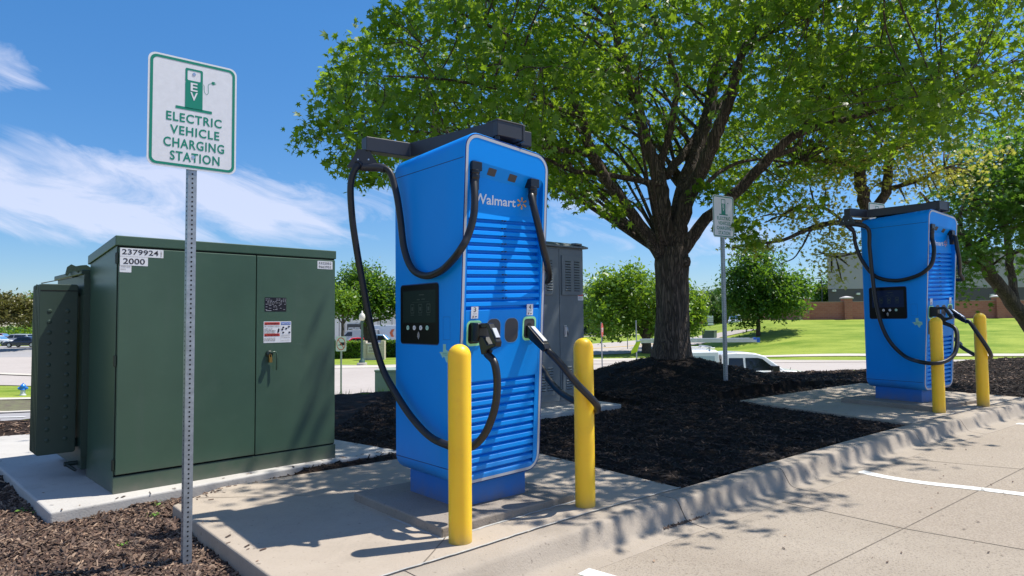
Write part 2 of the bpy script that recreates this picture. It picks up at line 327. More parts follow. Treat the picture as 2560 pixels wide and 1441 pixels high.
def mulch_mat():
    m = bpy.data.materials.new('mulch'); m.use_nodes = True; nt = m.node_tree; b = nt.nodes['Principled BSDF']; b.inputs['Roughness'].default_value = .95; b.inputs['Specular IOR Level'].default_value = .2
    g = N(nt, 'ShaderNodeNewGeometry')
    v = N(nt, 'ShaderNodeTexNoise'); v.inputs['Scale'].default_value = 60; v.inputs['Detail'].default_value = 4; v.inputs['Distortion'].default_value = 1.5; nt.links.new(g.outputs['Position'], v.inputs['Vector'])
    a = N(nt, 'ShaderNodeTexNoise'); a.inputs['Scale'].default_value = 1.4; a.inputs['Detail'].default_value = 6; nt.links.new(g.outputs['Position'], a.inputs['Vector'])
    c = mixc(nt, math_node(nt, 'MULTIPLY', math_node(nt, 'SUBTRACT', v.outputs[0], .45), 3., clamp=True), (.007, .005, .004), (.035, .023, .017))
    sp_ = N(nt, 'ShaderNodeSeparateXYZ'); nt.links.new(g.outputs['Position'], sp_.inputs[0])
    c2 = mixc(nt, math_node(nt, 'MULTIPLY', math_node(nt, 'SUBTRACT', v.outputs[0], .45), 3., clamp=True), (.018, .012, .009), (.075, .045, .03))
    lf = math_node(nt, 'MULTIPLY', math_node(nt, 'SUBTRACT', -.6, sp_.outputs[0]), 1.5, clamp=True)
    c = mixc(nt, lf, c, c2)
    nt.links.new(c, b.inputs['Base Color'])
    bp = N(nt, 'ShaderNodeBump'); bp.inputs['Strength'].default_value = 1.; bp.inputs['Distance'].default_value = .02
    nt.links.new(v.outputs[0], bp.inputs['Height']); nt.links.new(bp.outputs[0], b.inputs['Normal'])
    return m
MULCH = mulch_mat()
def brick_mat(name, c1, c2, mortar, scale=1.):
    m = bpy.data.materials.new(name); m.use_nodes = True; nt = m.node_tree; b = nt.nodes['Principled BSDF']; b.inputs['Roughness'].default_value = .9
    tc = N(nt, 'ShaderNodeTexCoord'); sp_ = N(nt, 'ShaderNodeSeparateXYZ'); nt.links.new(tc.outputs['Object'], sp_.inputs[0])
    br = N(nt, 'ShaderNodeTexBrick'); br.inputs['Scale'].default_value = scale; br.inputs['Color1'].default_value = (*c1, 1); br.inputs['Color2'].default_value = (*c2, 1); br.inputs['Mortar'].default_value = (*mortar, 1)
    br.inputs['Brick Width'].default_value = .42; br.inputs['Row Height'].default_value = .2; br.inputs['Mortar Size'].default_value = .012
    nt.links.new(vec(nt, math_node(nt, 'ADD', sp_.outputs[0], sp_.outputs[1]), sp_.outputs[2]), br.inputs['Vector']); 
    no = N(nt, 'ShaderNodeTexNoise'); no.inputs['Scale'].default_value = .7; no.inputs['Detail'].default_value = 6; nt.links.new(tc.outputs['Object'], no.inputs[0])
    c = mixc(nt, math_node(nt, 'MULTIPLY', no.outputs[0], .5), br.outputs[0], tuple(x * .55 for x in c1))
    nt.links.new(c, b.inputs['Base Color']); return m
BRICK = brick_mat('brick_red', (.44, .17, .12), (.37, .13, .095), (.38, .24, .19))

# ------------------------------------------------------------------ mesh builder
class MB:
    def __init__(s): s.v = []; s.f = []; s.m = []; s.mi = 0
    def add(s, vs, fs):
        o = len(s.v); s.v += [tuple(map(float, v)) for v in vs]
        for f in fs: s.f.append([i + o for i in f]); s.m.append(s.mi)
    def box(s, lo, hi):
        x0, y0, z0 = lo; x1, y1, z1 = hi
        s.add([(x0, y0, z0), (x1, y0, z0), (x1, y1, z0), (x0, y1, z0), (x0, y0, z1), (x1, y0, z1), (x1, y1, z1), (x0, y1, z1)],
              [(0, 3, 2, 1), (4, 5, 6, 7), (0, 1, 5, 4), (1, 2, 6, 5), (2, 3, 7, 6), (3, 0, 4, 7)])
    def obox(s, c, ax, ay, az_):  # centre + half axes
        c = Vector(c); ax, ay, az_ = Vector(ax), Vector(ay), Vector(az_); vs = []
        for k in (-1, 1):
            for a, b in ((-1, -1), (1, -1), (1, 1), (-1, 1)): vs.append(c + ax * a + ay * b + az_ * k)
        s.add(vs, [(0, 3, 2, 1), (4, 5, 6, 7), (0, 1, 5, 4), (1, 2, 6, 5), (2, 3, 7, 6), (3, 0, 4, 7)])
    def loft(s, rings, cap=True, closed=True):
        n = len(rings[0]); vs = [p for r in rings for p in r]; fs = []
        for i in range(len(rings) - 1):
            for j in range(n if closed else n - 1):
                k = (j + 1) % n; fs.append((i * n + j, i * n + k, (i + 1) * n + k, (i + 1) * n + j))
        if cap and closed: fs.append(tuple(range(n))[::-1]); fs.append(tuple((len(rings) - 1) * n + j for j in range(n)))
        s.add(vs, fs)
    def tube(s, pts, r, seg=10, cap=True):
        pts = [Vector(p) for p in pts]; rings = []; up = None
        for i, p in enumerate(pts):
            t = (pts[min(i + 1, len(pts) - 1)] - pts[max(i - 1, 0)]).normalized()
            if up is None: up = t.orthogonal().normalized()
            up = (up - t * up.dot(t)); up = up.normalized() if up.length > 1e-6 else t.orthogonal().normalized()
            sd_ = t.cross(up); rr = r[i] if isinstance(r, (list, tuple)) else r
            rings.append([p + (up * math.cos(a) + sd_ * math.sin(a)) * rr for a in [2 * math.pi * k / seg for k in range(seg)]])
        s.loft(rings, cap)
    def lathe(s, prof, c=(0, 0, 0), seg=24, axis='z'):
        rings = []
        for r, z in prof:
            ring = []
            for k in range(seg):
                a = 2 * math.pi * k / seg; x, y = r * math.cos(a), r * math.sin(a)
                p = (x, y, z) if axis == 'z' else ((x, z, -y) if axis == 'y' else (z, x, y))
                ring.append((c[0] + p[0], c[1] + p[1], c[2] + p[2]))
            rings.append(ring)
        s.loft(rings)
    def prism(s, poly, f0, f1):   # poly list of 2d, f0/f1 map (a,b)->3d
        s.loft([[f0(*p) for p in poly], [f1(*p) for p in poly]])
    def build(s, name, mats, parent=None, smooth=False, bevel=0., seg=2, auto=False):
        me = bpy.data.meshes.new(name); me.from_pydata(s.v, [], s.f); me.update()
        for mm in (mats if isinstance(mats, (list, tuple)) else [mats]): me.materials.append(mm)
        if any(s.m): me.polygons.foreach_set('material_index', s.m)
        bm = bmesh.new(); bm.from_mesh(me); bmesh.ops.recalc_face_normals(bm, faces=bm.faces); bm.to_mesh(me); bm.free()
        if smooth: me.polygons.foreach_set('use_smooth', [True] * len(me.polygons))
        if smooth == 'auto': me.set_sharp_from_angle(angle=R(38))
        o = bpy.data.objects.new(name, me); COL.objects.link(o)
        if parent: o.parent = parent
        if bevel:
            b = o.modifiers.new('bevel', 'BEVEL'); b.width = bevel; b.segments = seg; b.limit_method = 'ANGLE'; b.angle_limit = R(40)
        return o
def thing(name, label, cat, loc=(0, 0, 0), rz=0., group=None):
    o = bpy.data.objects.new(name, None); COL.objects.link(o); o.location = loc; o.rotation_euler = (0, 0, rz); o.empty_display_size = .2
    return tag(o, label, cat, group)
def tag(o, label, cat, group=None):
    o['label'] = label; o['category'] = cat
    if group: o['group'] = group
    return o
def structure(o): o['kind'] = 'structure'; return o
def stuff(o, label=None, cat=None):
    o['kind'] = 'stuff'
    if label: o['label'] = label; o['category'] = cat
    return o
def copy_tree(o, parent=None):
    c = o.copy(); COL.objects.link(c)
    if parent: c.parent = parent
    for ch in list(o.children): copy_tree(ch, c)
    return c
def rrect(x0, x1, z0, z1, r, n=6):
    pts = []
    for cx, cz, a0 in ((x1 - r, z1 - r, 0), (x0 + r, z1 - r, 90), (x0 + r, z0 + r, 180), (x1 - r, z0 + r, 270)):
        for k in range(n + 1):
            a = R(a0 + 90 * k / n); pts.append((cx + r * math.cos(a), cz + r * math.sin(a)))
    return pts
def text_polys(s, size=1., offset=0., align='CENTER', spacing=1.):
    cu = bpy.data.curves.new('t', 'FONT'); cu.body = s; cu.size = size; cu.align_x = align; cu.offset = offset; cu.space_character = spacing; cu.resolution_u = 3
    o = bpy.data.objects.new('t', cu); COL.objects.link(o)
    dg = bpy.context.evaluated_depsgraph_get(); me = o.evaluated_get(dg).to_mesh()
    vs = [tuple(v.co) for v in me.vertices]; fs = [tuple(p.vertices) for p in me.polygons]
    o.evaluated_get(dg).to_mesh_clear(); bpy.data.objects.remove(o); bpy.data.curves.remove(cu)
    return vs, fs
def text_in(mb, s, x0, x1, z0, z1, fmap, offset=0., spacing=1.):
    """fit the string's ink box into x0..x1, z0..z1 of a face; fmap(x,z)->3d"""
    vs, fs = text_polys(s, 1., offset, 'LEFT', spacing)
    if not vs: return
    a0 = min(v[0] for v in vs); a1 = max(v[0] for v in vs); b0 = min(v[1] for v in vs); b1 = max(v[1] for v in vs)
    mb.add([fmap(x0 + (v[0] - a0) / (a1 - a0) * (x1 - x0), z0 + (v[1] - b0) / (b1 - b0) * (z1 - z0)) for v in vs], fs)
def quadf(mb, x0, x1, z0, z1, fmap): mb.add([fmap(x0, z0), fmap(x1, z0), fmap(x1, z1), fmap(x0, z1)], [(0, 1, 2, 3)])
def polyf(mb, pts, fmap): mb.add([fmap(*p) for p in pts], [tuple(range(len(pts)))])
def ringf(mb, outer, inner, fmap):
    n = len(outer); mb.add([fmap(*p) for p in outer] + [fmap(*p) for p in inner], [(i, (i + 1) % n, n + (i + 1) % n, n + i) for i in range(n)])

def catmull(pts, n=8):
    P = [Vector(p) for p in pts]; P = [P[0] * 2 - P[1]] + P + [P[-1] * 2 - P[-2]]; out = []
    for i in range(1, len(P) - 2):
        p0_, p1, p2, p3 = P[i - 1:i + 3]
        for k in range(n):
            t = k / n; out.append(.5 * ((2 * p1) + (p2 - p0_) * t + (2 * p0_ - 5 * p1 + 4 * p2 - p3) * t * t + (3 * p1 - p0_ - 3 * p2 + p3) * t ** 3))
    out.append(P[-2]); return out

# ------------------------------------------------------------------ ground
def grid_sheet(name, xs, ys, fz, m, keep=None):
    nx, ny = len(xs), len(ys)
    vs = [(x, y, fz(x, y)) for y in ys for x in xs]; fs = []
    for j in range(ny - 1):
        for i in range(nx - 1):
            if keep is None or keep((xs[i] + xs[i + 1]) / 2, (ys[j] + ys[j + 1]) / 2): fs.append((j * nx + i, j * nx + i + 1, (j + 1) * nx + i + 1, (j + 1) * nx + i))
    mb = MB(); mb.add(vs, fs); return mb.build(name, m, smooth=True)
def spaced(a, b, n, p=1.): return [a + (b - a) * (i / n) ** p for i in range(n + 1)]
CURB = [(-9., -4.3), (-2.6, 1.42), (-.446, 3.345), (.084, 3.819), (.674, 4.30), (1.151, 4.65), (1.68, 5.067), (3.2, 6.241), (4.074, 6.87), (4.70, 7.30), (6.43, 8.50), (12., 12.4), (40, 31.)]
def curb_y(x):
    for (a, b), (c, d) in zip(CURB, CURB[1:]):
        if x <= c: return b + (d - b) * (x - a) / (c - a)
    return 40.
def side(x, y): return (y - curb_y(x)) * .75   # >0 behind the curb's back edge
xs = sorted(set([-600, -350, -220, -140] + spaced(-100, -40, 10) + spaced(-40, -12, 28) + spaced(-12, 14, 65) + spaced(14, 50, 36) + spaced(50, 110, 12) + [160, 260, 400, 700]))
ys = sorted(set([-60, -30, -10, -4] + spaced(-2, 24, 66) + spaced(24, 90, 66) + spaced(90, 150, 12) + [200, 300, 500, 900]))
def ground_z(x, y):
    d = side(x, y)
    if d < .3: return min(T(x, y), .019 * max(0, s_of(x, y))) - .42
    if y < crest(x) + .4: return T(x, y) - .28
    return T(x, y)
structure(grid_sheet('grass', xs, ys, ground_z, GRASS))
PADS = [[(-2.24, 4.45), (-.905, 2.925), (-.45, 3.352), (1.145, 4.655), (.235, 5.867), (-.16, 6.38), (-2.13, 4.93)], [(2.96, 8.83), (4.06, 6.868), (6.42, 8.51), (5.97, 9.27), (5.4, 10.45)],
        [(-2.95, 4.31), (-1.57, 5.83), (-1.02, 6.22), (-1.81, 6.86), (-3.3, 8.4), (-5.75, 7.1)], [(-.2, 7.5), (1.38, 8.57), (.9, 9.3), (-.7, 8.3)]]
def pad_dist(x, y):
    best = 9.
    for poly in PADS:
        ins = False; dm = 9.
        for (ax, ay), (bx, by) in zip(poly, poly[1:] + poly[:1]):
            if (ay > y) != (by > y) and x < (bx - ax) * (y - ay) / (by - ay) + ax: ins = not ins
            l2 = (bx - ax) ** 2 + (by - ay) ** 2; u = max(0, min(1, ((x - ax) * (bx - ax) + (y - ay) * (by - ay)) / l2)); dm = min(dm, math.hypot(x - ax - u * (bx - ax), y - ay - u * (by - ay)))
        best = min(best, -dm if ins else dm)
    return best
def mulch_z(x, y):
    b = .016 * math.sin(7.1 * x + 2.3 * y) * math.sin(5.3 * y - 1.7 * x) + .012 * math.sin(17 * x + 3 * y) * math.sin(15 * y) + rng.uniform(-.007, .007)
    z = T(x, y) + b
    if -6 < x < 6.5 and 2.5 < y < 10.6:
        pd = pad_dist(x, y)
        if pd < .28:
            k_ = sm((pd + .02) / .3); z = min(z, P0(x, y) - .028 + .02 * k_ + b * k_)
        if pd < -.05: z = P0(x, y) - .11
    d = side(x, y)
    if d < .35: z = min(z, P0(x, y) - .012) if d > .05 else P0(x, y) - .10
    return z
structure(grid_sheet('mulch_bed', spaced(-9, 18, 300), spaced(1.5, 19, 220), mulch_z, MULCH, keep=lambda x, y: side(x, y) > .04 and y < crest(x) + (.9 if x < -6 else 1.2 if x < -1 else 2.2)))
def drape(name, poly, m, dz=.03, step=1.5, zf=None):
    zf = zf or T
    bm = bmesh.new(); vs = [bm.verts.new((p[0], p[1], 0)) for p in poly]; bm.faces.new(vs)
    for ax in (0, 1):
        lo, hi = min(p[ax] for p in poly), max(p[ax] for p in poly); k = math.floor(lo / step) + 1
        while k * step < hi:
            n = Vector((1, 0, 0)) if ax == 0 else Vector((0, 1, 0))
            bmesh.ops.bisect_plane(bm, geom=bm.verts[:] + bm.edges[:] + bm.faces[:], plane_co=n * k * step, plane_no=n); k += 1
    for v in bm.verts: v.co.z = zf(v.co.x, v.co.y) + dz
    bmesh.ops.recalc_face_normals(bm, faces=bm.faces)
    for f in bm.faces:
        if f.normal.z < 0: f.normal_flip()
    me = bpy.data.meshes.new(name); bm.to_mesh(me); bm.free(); me.materials.append(m)
    o = bpy.data.objects.new(name, me); COL.objects.link(o); return structure(o)
def hp(*pts): return [hit(*p)[:2] for p in pts]
def strip_poly(pts, w):
    L, Rr = [], []
    for i, p in enumerate(pts):
        a = pts[max(0, i - 1)]; b = pts[min(len(pts) - 1, i + 1)]; dx, dy = b[0] - a[0], b[1] - a[1]; l = math.hypot(dx, dy) or 1
        L.append((p[0] - dy / l * w / 2, p[1] + dx / l * w / 2)); Rr.append((p[0] + dy / l * w / 2, p[1] - dx / l * w / 2))
    return L + Rr[::-1]
# main road across, and what lies beyond it
drape('road', [(-50, 48), (-30, 40.3), (-16, 33), (-6.4, 28.9), (-3, 27.6), (2, 24.5), (10, 21.6), (30, 21), (90, 21), (90, 45), (60, 45.5), (24, 47), (9.8, 50.4), (-10, 49.5), (-24, 56), (-34, 66), (-60, 74)], CON_ROAD, .04, 2.)
drape('driveway', [(-12.6, 18.8), (-12.6, 27.2), (-36, 30), (-36, 20.5)], CON_ROAD2, .045, 1.5)
drape('road_island', strip_poly([(-60, 60), (-36, 49.3), (-24, 44.2), (-13, 40.8)], 1.0), CON_WALK, .10, 1.)
cr_l = hp((1330, 886), (1480, 889), (1560, 886), (1640, 879), (1700, 868), (1800, 845), (1850, 834)); cr_u = hp((1900, 824), (1830, 828), (1740, 842), (1640, 848), (1560, 855), (1480, 861), (1330, 872))
drape('crossing_road', cr_l + cr_u, CON_ROAD, .045, 1.5)
drape('road_line', strip_poly(hp((1400, 878), (1480, 873), (1560, 868), (1640, 861)), .35), mat('line_yellow', (.6, .42, .12), .8), .06, 1.5)
drape('sidewalk', strip_poly(hp((1330, 903), (1480, 901), (1640, 899), (1750, 897)), 1.1), CON_WALK, .05, 1.)
drape('sidewalk', strip_poly(hp((1880, 893), (2030, 890), (2160, 889), (2400, 889), (2560, 889), (2760, 887)), 1.0), CON_WALK, .05, 1.)
drape('sidewalk', strip_poly(hp((1400, 844), (1480, 842), (1560, 839), (1640, 836)), 1.6), CON_WALK, .06, 1.)
drape('sidewalk', strip_poly(hp((700, 919), (838, 920), (985, 918), (1100, 914)), 2.2), CON_WALK, .06, 1.)
for pts, w in ((hp((1330, 913), (1480, 912), (1640, 911), (1760, 911)), .3), (hp((1900, 909), (2030, 908), (2160, 907), (2560, 906), (2800, 905)), .3)):
    drape('far_kerb', strip_poly(pts, w), CON_WALK, .13, 1.)
drape('crossing_stripe', hp((1525, 937), (1592, 918), (1606, 919), (1552, 937)), PAINTW, .06, 1.)
drape('paver_strip', hp((1478, 944), (1478, 938), (1560, 936), (1620, 938), (1600, 945)), mat('pavers_red', (.33, .22, .18), .9), .055, 1.)
for i, (a, b, c_, d) in enumerate(((-200, 1052, 62, 1047), (-200, 1066, 75, 1058), (-200, 1079, 76, 1069), (-150, 1094, 60, 1088), (-200, 1100, 40, 1095))):
    drape('lane_stripe', strip_poly([hit(a, b)[:2], hit(c_, d)[:2]], .16), PAINTW, .07, 1.)
drape('driveway_kerb', strip_poly(hp((-250, 1110), (10, 1108), (80, 1104), (140, 1100)), .45), CON_WALK, .07, .8)
drape('driveway_kerb', strip_poly(hp((-250, 1037), (10, 1036), (80, 1033), (140, 1030)), .35), CON_WALK, .10, .8)
drape('mulch_island', hp((-200, 1032), (30, 1032), (110, 1027), (120, 1004), (0, 1004), (-200, 1008)), mat('island_mulch', (.17, .125, .10), .95, var=.4, vscale=3, hue2=(.16, .17, .07), coords='Object'), .06, 1.)
drape('sidewalk', strip_poly(hp((-200, 1003), (20, 1001), (120, 999)), .8), CON_WALK, .08, 1.)
drape('car_park', hp((-300, 897), (60, 894), (140, 893), (140, 866), (-300, 868)), CON_ROAD2, .05, 3.)
drape('car_park', hp((700, 884), (1100, 881), (1100, 853), (700, 855)), CON_ROAD2, .05, 3.)

# parking lot in front, curb, pads
LOTZ = lambda x, y: .019 * max(0, s_of(x, y)) - .13
def offs(poly, d):
    out = []
    for i, p in enumerate(poly):
        a = poly[max(0, i - 1)]; b = poly[min(len(poly) - 1, i + 1)]; dx, dy = b[0] - a[0], b[1] - a[1]; l = math.hypot(dx, dy)
        out.append((p[0] + dy / l * d, p[1] - dx / l * d))
    return out
lot_poly = offs(CURB, .36) + [(60, 20), (60, -40), (-30, -40), (-30, -20)]
drape('parking_lot', lot_poly, CON_LOT, 0., 3., zf=LOTZ)
def resample(poly, st):
    out = [poly[0]]
    for a, b in zip(poly, poly[1:]):
        l = math.hypot(b[0] - a[0], b[1] - a[1]); n = max(1, round(l / st))
        for k in range(1, n + 1): out.append((a[0] + (b[0] - a[0]) * k / n, a[1] + (b[1] - a[1]) * k / n))
    return out
cpts = resample(catmull([(x, y, 0) for x, y in CURB[1:-1]], 4) and [(p.x, p.y) for p in catmull([(x, y, 0) for x, y in CURB[1:-1]], 5)], .12)
PROF = [(-.01, -.35), (-.01, -.004), (.012, .0), (.135, .0), (.152, -.003), (.166, -.011), (.176, -.024), (.196, -.058), (.222, -.100), (.236, -.114), (.258, -.122), (.31, -.126), (.40, -.1285), (.40, -.35)]
mb = MB()
joints = [(-.446, 3.345), (1.03, 4.56), (2.05, 5.36), (3.85, 6.7), (4.75, 7.33), (7.5, 9.2)]
segs = [[]]
for p in cpts:
    if any(math.hypot(p[0] - j[0], p[1] - j[1]) < .062 for j in joints) and len(segs[-1]) > 3: segs.append([segs[-1][-1]])
    segs[-1].append(p)
for sg in segs:
    if len(sg) < 2: continue
    pts = sg[:]
    def trim(p, q, d): l = math.hypot(q[0] - p[0], q[1] - p[1]); return (p[0] + (q[0] - p[0]) * d / l, p[1] + (q[1] - p[1]) * d / l)
    pts[0] = trim(pts[0], pts[1], .004); pts[-1] = trim(pts[-1], pts[-2], .004)
    rings = []
    for i, p in enumerate(pts):
        a = pts[max(0, i - 1)]; b = pts[min(len(pts) - 1, i + 1)]; dx, dy = b[0] - a[0], b[1] - a[1]; l = math.hypot(dx, dy)
        nx, ny = dy / l, -dx / l; z = P0(p[0], p[1])
        wob = .004 * math.sin(p[0] * 5 + p[1] * 3)
        rings.append([(p[0] + nx * (d_ + (wob if d_ > .1 else 0)), p[1] + ny * (d_ + (wob if d_ > .1 else 0)), z + h) for d_, h in PROF])
    mb.loft(rings)
structure(mb.build('curb', CON_CURB, smooth='auto'))
def lot_strip(name, pts, w, m, dz): return drape(name, strip_poly(pts, w), m, dz, .5, zf=LOTZ)
A_, B_, C_, D_ = (2.357, 4.112), (2.785, 3.722), (1.478, 3.437), (4.148, 5.502)
def ext(p, q, t): return (p[0] + (q[0] - p[0]) * t, p[1] + (q[1] - p[1]) * t)
g4 = (1.80, 4.80)
lot_strip('lot_joint', [ext(A_, C_, 6), A_, D_, ext(A_, D_, 5)], .007, JOINT, .0014)
lot_strip('lot_joint', [g4, A_, ext(A_, B_, 8)], .007, JOINT, .0018)
lot_strip('lot_joint', [(3.36, 5.95), (4.15, 5.42), (7.5, 2.9)], .007, JOINT, .0022)
st = [(2.775, 5.77), (2.80, 5.62), (2.86, 5.42), (2.97, 5.25), (3.12, 5.1), (3.384, 4.915), (3.62, 4.72), (5.6, 3.1), (8., 1.1)]
lot_strip('stall_stripe', [tuple(p[:2]) for p in catmull([(a, b, 0) for a, b in st], 5)], .10, PAINTW, .0028)
lot_strip('stall_stripe', [(.36, 3.57), (.75, 3.22), (3., 1.2)], .10, PAINTW, .0028)
lot_strip('stall_stripe', [(5.55, 7.45), (6.0, 7.05), (9., 4.6)], .10, PAINTW, .0028)

def slab(name, poly, z1, z0, m, parent=None, bevel=.012, zf=None):
    mb = MB(); n = len(poly); zt = (lambda x, y: P0(x, y) + z1) if zf is None else zf
    mb.loft([[(x, y, zt(x, y) - (z1 - z0)) for x, y in poly], [(x, y, zt(x, y)) for x, y in poly]])
    o = mb.build(name, m, parent, bevel=bevel, seg=3); return o
pad1 = [(-2.24, 4.45), (-.905, 2.925), (-.45, 3.352), (.084, 3.829), (.674, 4.312), (1.145, 4.655), (.235, 5.867), (-.16, 6.38), (-2.13, 4.93)]
structure(slab('charger_pad_paving', pad1, .004, -.13, CON_PAD))
pad2 = [(2.96, 8.83), (4.06, 6.868), (4.70, 7.312), (6.42, 8.51), (5.97, 9.27), (5.4, 10.45)]
structure(slab('charger_pad_paving', pad2, .004, -.13, CON_PAD))
padT = [(-2.95, 4.31), (-1.57, 5.83), (-1.02, 6.22), (-1.81, 6.86), (-3.3, 8.4), (-5.75, 7.1)]
structure(slab('transformer_pad_paving', padT, .0, -.16, CON_TR, bevel=.015, zf=lambda x, y: .002))
padC = [(-.2, 7.5), (1.38, 8.57), (.9, 9.3), (-.7, 8.3)]
structure(slab('cabinet_pad_paving', padC, .03, -.1, CON_TR))
# joint sealant between pad and curb, scored pad joints
mbj = MB()
def ribbon(pts, w, z): 
    pl = strip_poly(pts, w); n = len(pts)
    mbj.add([(x, y, P0(x, y) + z) for x, y in pl], [(i, i + 1, 2 * n - 2 - i, 2 * n - 1 - i) for i in range(n - 1)])
def wob_line(a, b, st=.05, amp=.004):
    l = math.hypot(b[0] - a[0], b[1] - a[1]); n = max(2, int(l / st)); return [(a[0] + (b[0] - a[0]) * k / n + rng.uniform(-amp, amp), a[1] + (b[1] - a[1]) * k / n + rng.uniform(-amp, amp)) for k in range(n + 1)]
for a, b in zip(pad1[1:5], pad1[2:6]): ribbon(wob_line(a, b), .011, .0075)
for a, b in zip(pad2[1:3], pad2[2:4]): ribbon(wob_line(a, b), .011, .0075)
o = mbj.build('joint_sealant', CAULK); structure(o)
mbj = MB()
ribbon(wob_line((-2.17, 4.62), (-1.09, 4.66), amp=.002), .006, .0078); ribbon(wob_line((-.36, 3.83), (-.45, 3.36), amp=.002), .006, .0078)
structure(mbj.build('pad_joint', JOINT))

# ------------------------------------------------------------------ charging stations
HW = .343; ZB, ZT = .206, 2.303
def yf(z): return -.343 - .0608 * (z - .3015)
def yb(z): return .346 + .005 * (z - .3)
def warp(x, z):
    t = sm((z - 1.90) / .2); h = .010 * (1 - t) - .033 * t
    return z + h * x / HW
def ff(out=0., flat=None):
    return lambda x, z: (x, (yf(z) if flat is None else flat) - out, warp(x, z))
def depth(z): return .032 * min(1, max(0., (z - 1.32) / .48))
def make_charger(o, name_lbl, group, nums, cab_a, cab_b, dim):
    x0, y0, yaw, z0 = o
    t = thing('charging_station', name_lbl, 'ev charger', (x0, y0, z0), yaw, group)
    # plinth
    mb = MB(); mb.box((-.27, -.276, .055), (.27, .276, .235)); mb.build('plinth', BLUE_D, t, bevel=.004)
    # hull
    def outline(ins):
        return rrect(-HW + ins, HW - ins, ZB + ins, ZT - ins, .105 - ins, 8)
    mb = MB(); rings = []
    O0, O1 = outline(.005), outline(0)
    rings.append([(x, yf(z), warp(x, z)) for x, z in O0])
    rings.append([(x, yf(z) + .007, warp(x, z)) for x, z in O1])
    for t_ in (.25, .5, .75): rings.append([(x, (yf(z) + .007) * (1 - t_) + yb(z) * t_, warp(x, z) * (1 - t_) + z * t_) for x, z in O1])
    rings.append([(x, yb(z) - .012, z) for x, z in O1]); rings.append([(x, yb(z), z) for x, z in outline(.012)])
    n = len(O0); vs = [p for r in rings for p in r]; fs = []
    for i in range(len(rings) - 1):
        for j in range(n): k = (j + 1) % n; fs.append((i * n + j, i * n + k, (i + 1) * n + k, (i + 1) * n + j))
    fs.append(tuple((len(rings) - 1) * n + j for j in range(n))); mb.add(vs, fs)
    hull = mb.build('cabinet_shell', BLUE, t, smooth='auto')
    for zz in (.3015, 2.17):
        for sd_ in (-1, 1):
            mb = MB(); xa, xb = sorted((sd_ * (HW + .0006), sd_ * (HW - .004))); mb.box((xa, yf(zz) + .01, zz - .0022), (xb, yb(zz) - .004, zz + .0022)); mb.build('seam', mat('blue_seam_dark', (.002, .03, .16), .6), t)
    # white light strip, recess
    O2, O3 = outline(.012), outline(.012)
    mb = MB(); ringf(mb, O0, O2, ff(0)); mb.build('front_edge', mat('edge_navy', (.004, .03, .20), .5), t)
    mb = MB(); ringf(mb, [(x, z) for x, z in outline(.0115)], [(x, z) for x, z in outline(.0290)], ff(.0015)); mb.build('light_strip', WHITE_TRIM, t)
    XL, XR, RB, RTp = -.300, .298, .255, 2.135
    inner = rrect(XL, XR, RB, RTp, .035, 8)
    mb = MB(); ringf(mb, O3, inner, ff(0)); mb.build('front_frame', BLUE, t)
    # upper recess panel with louvres (profile z, depth)
    def panel(name, prof, xl, xr, clips=()):
        mb = MB(); nx = 8; xs_ = [xl + (xr - xl) * i / nx for i in range(nx + 1)]
        rows = [[(x, yf(z) + d, warp(x, z)) for x in xs_] for z, d in prof]
        mb.loft(rows, cap=False, closed=False)
        for x in (xl, xr):   # side walls
            for (z1, d1), (z2, d2) in zip(prof, prof[1:]):
                mb.add([(x, yf(z1), warp(x, z1)), (x, yf(z1) + d1, warp(x, z1)), (x, yf(z2) + d2, warp(x, z2)), (x, yf(z2), warp(x, z2))], [(0, 1, 2, 3)])
        mb.mi = 1
        for zl, d0 in clips:
            for dx in (-.014, .010): mb.box((dx, yf(zl) + d0 - .002, zl - .006), (dx + .009, yf(zl) + d0 + .01, zl + .0005))
        return mb.build(name, [BLUE, SOCKDARK], t)
    lips = [1.825 - .0487 * k for k in range(12)]
    up = [(2.135, 0.), (2.128, .003), (2.070, .036), (2.060, .041), (1.90, .041), (1.86, .038), (1.825, .030)]
    panel('recess_panel', up, XL, XR)
    pl = [(1.8249, .030)]
    for k, zl in enumerate(lips):
        d0 = depth(zl) if k else .030
        dn = depth(zl - .0487)
        pl += [(zl - .0015, d0 + .030), (zl - .014, d0 + .030), (zl - .019, d0 + .012), (zl - .026, dn * .6 + d0 * .4 + .003)]
        if k < 11: pl += [(zl - .0487, dn)]
    pl += [(1.262, 0.)]
    panel('louvre_panel', pl, XL, XR, [(zl, depth(zl)) for zl in lips[:11]])
    mb = MB(); quadf(mb, XL, XR, .85, 1.262, ff(0)); mb.build('socket_panel', BLUE, t)
    pl = [(.85, 0.)]
    for k in range(12):
        zl = .833 - .0493 * k; pl += [(zl, 0.), (zl - .0015, .026), (zl - .014, .026), (zl - .020, .010), (zl - .027, .002)]
    pl += [(.2551, 0.)]
    panel('louvre_panel', pl, XL, XR)
    # slim rail flush beside the lower louvres
    for xa, xb in ((XL, -.272), (.276, XR)): mb = MB(); quadf(mb, xa, xb, .262, .85, ff(.0012)); mb.build('louvre_border', BLUE, t)
    # wordmark and spark
    fl = lambda x, z: (x, yf(z) + .041 - .0018, warp(x, z))
    mb = MB(); text_in(mb, 'Walmart', -.236, .100, 1.915, 1.973, fl, offset=.016); mb.build('lettering', WALW, t)
    mb = MB(); cx, cz = .152, 1.948
    for k in range(6):
        a = R(90 + 60 * k); ca, sa = math.cos(a), math.sin(a)
        pts = [(.013, -.004), (.039, -.0068), (.0425, -.0045), (.044, 0), (.0425, .0045), (.039, .0068), (.013, .004), (.011, 0)]
        polyf(mb, [(cx + u * ca - v * sa, cz + u * sa + v * ca) for u, v in pts], fl)
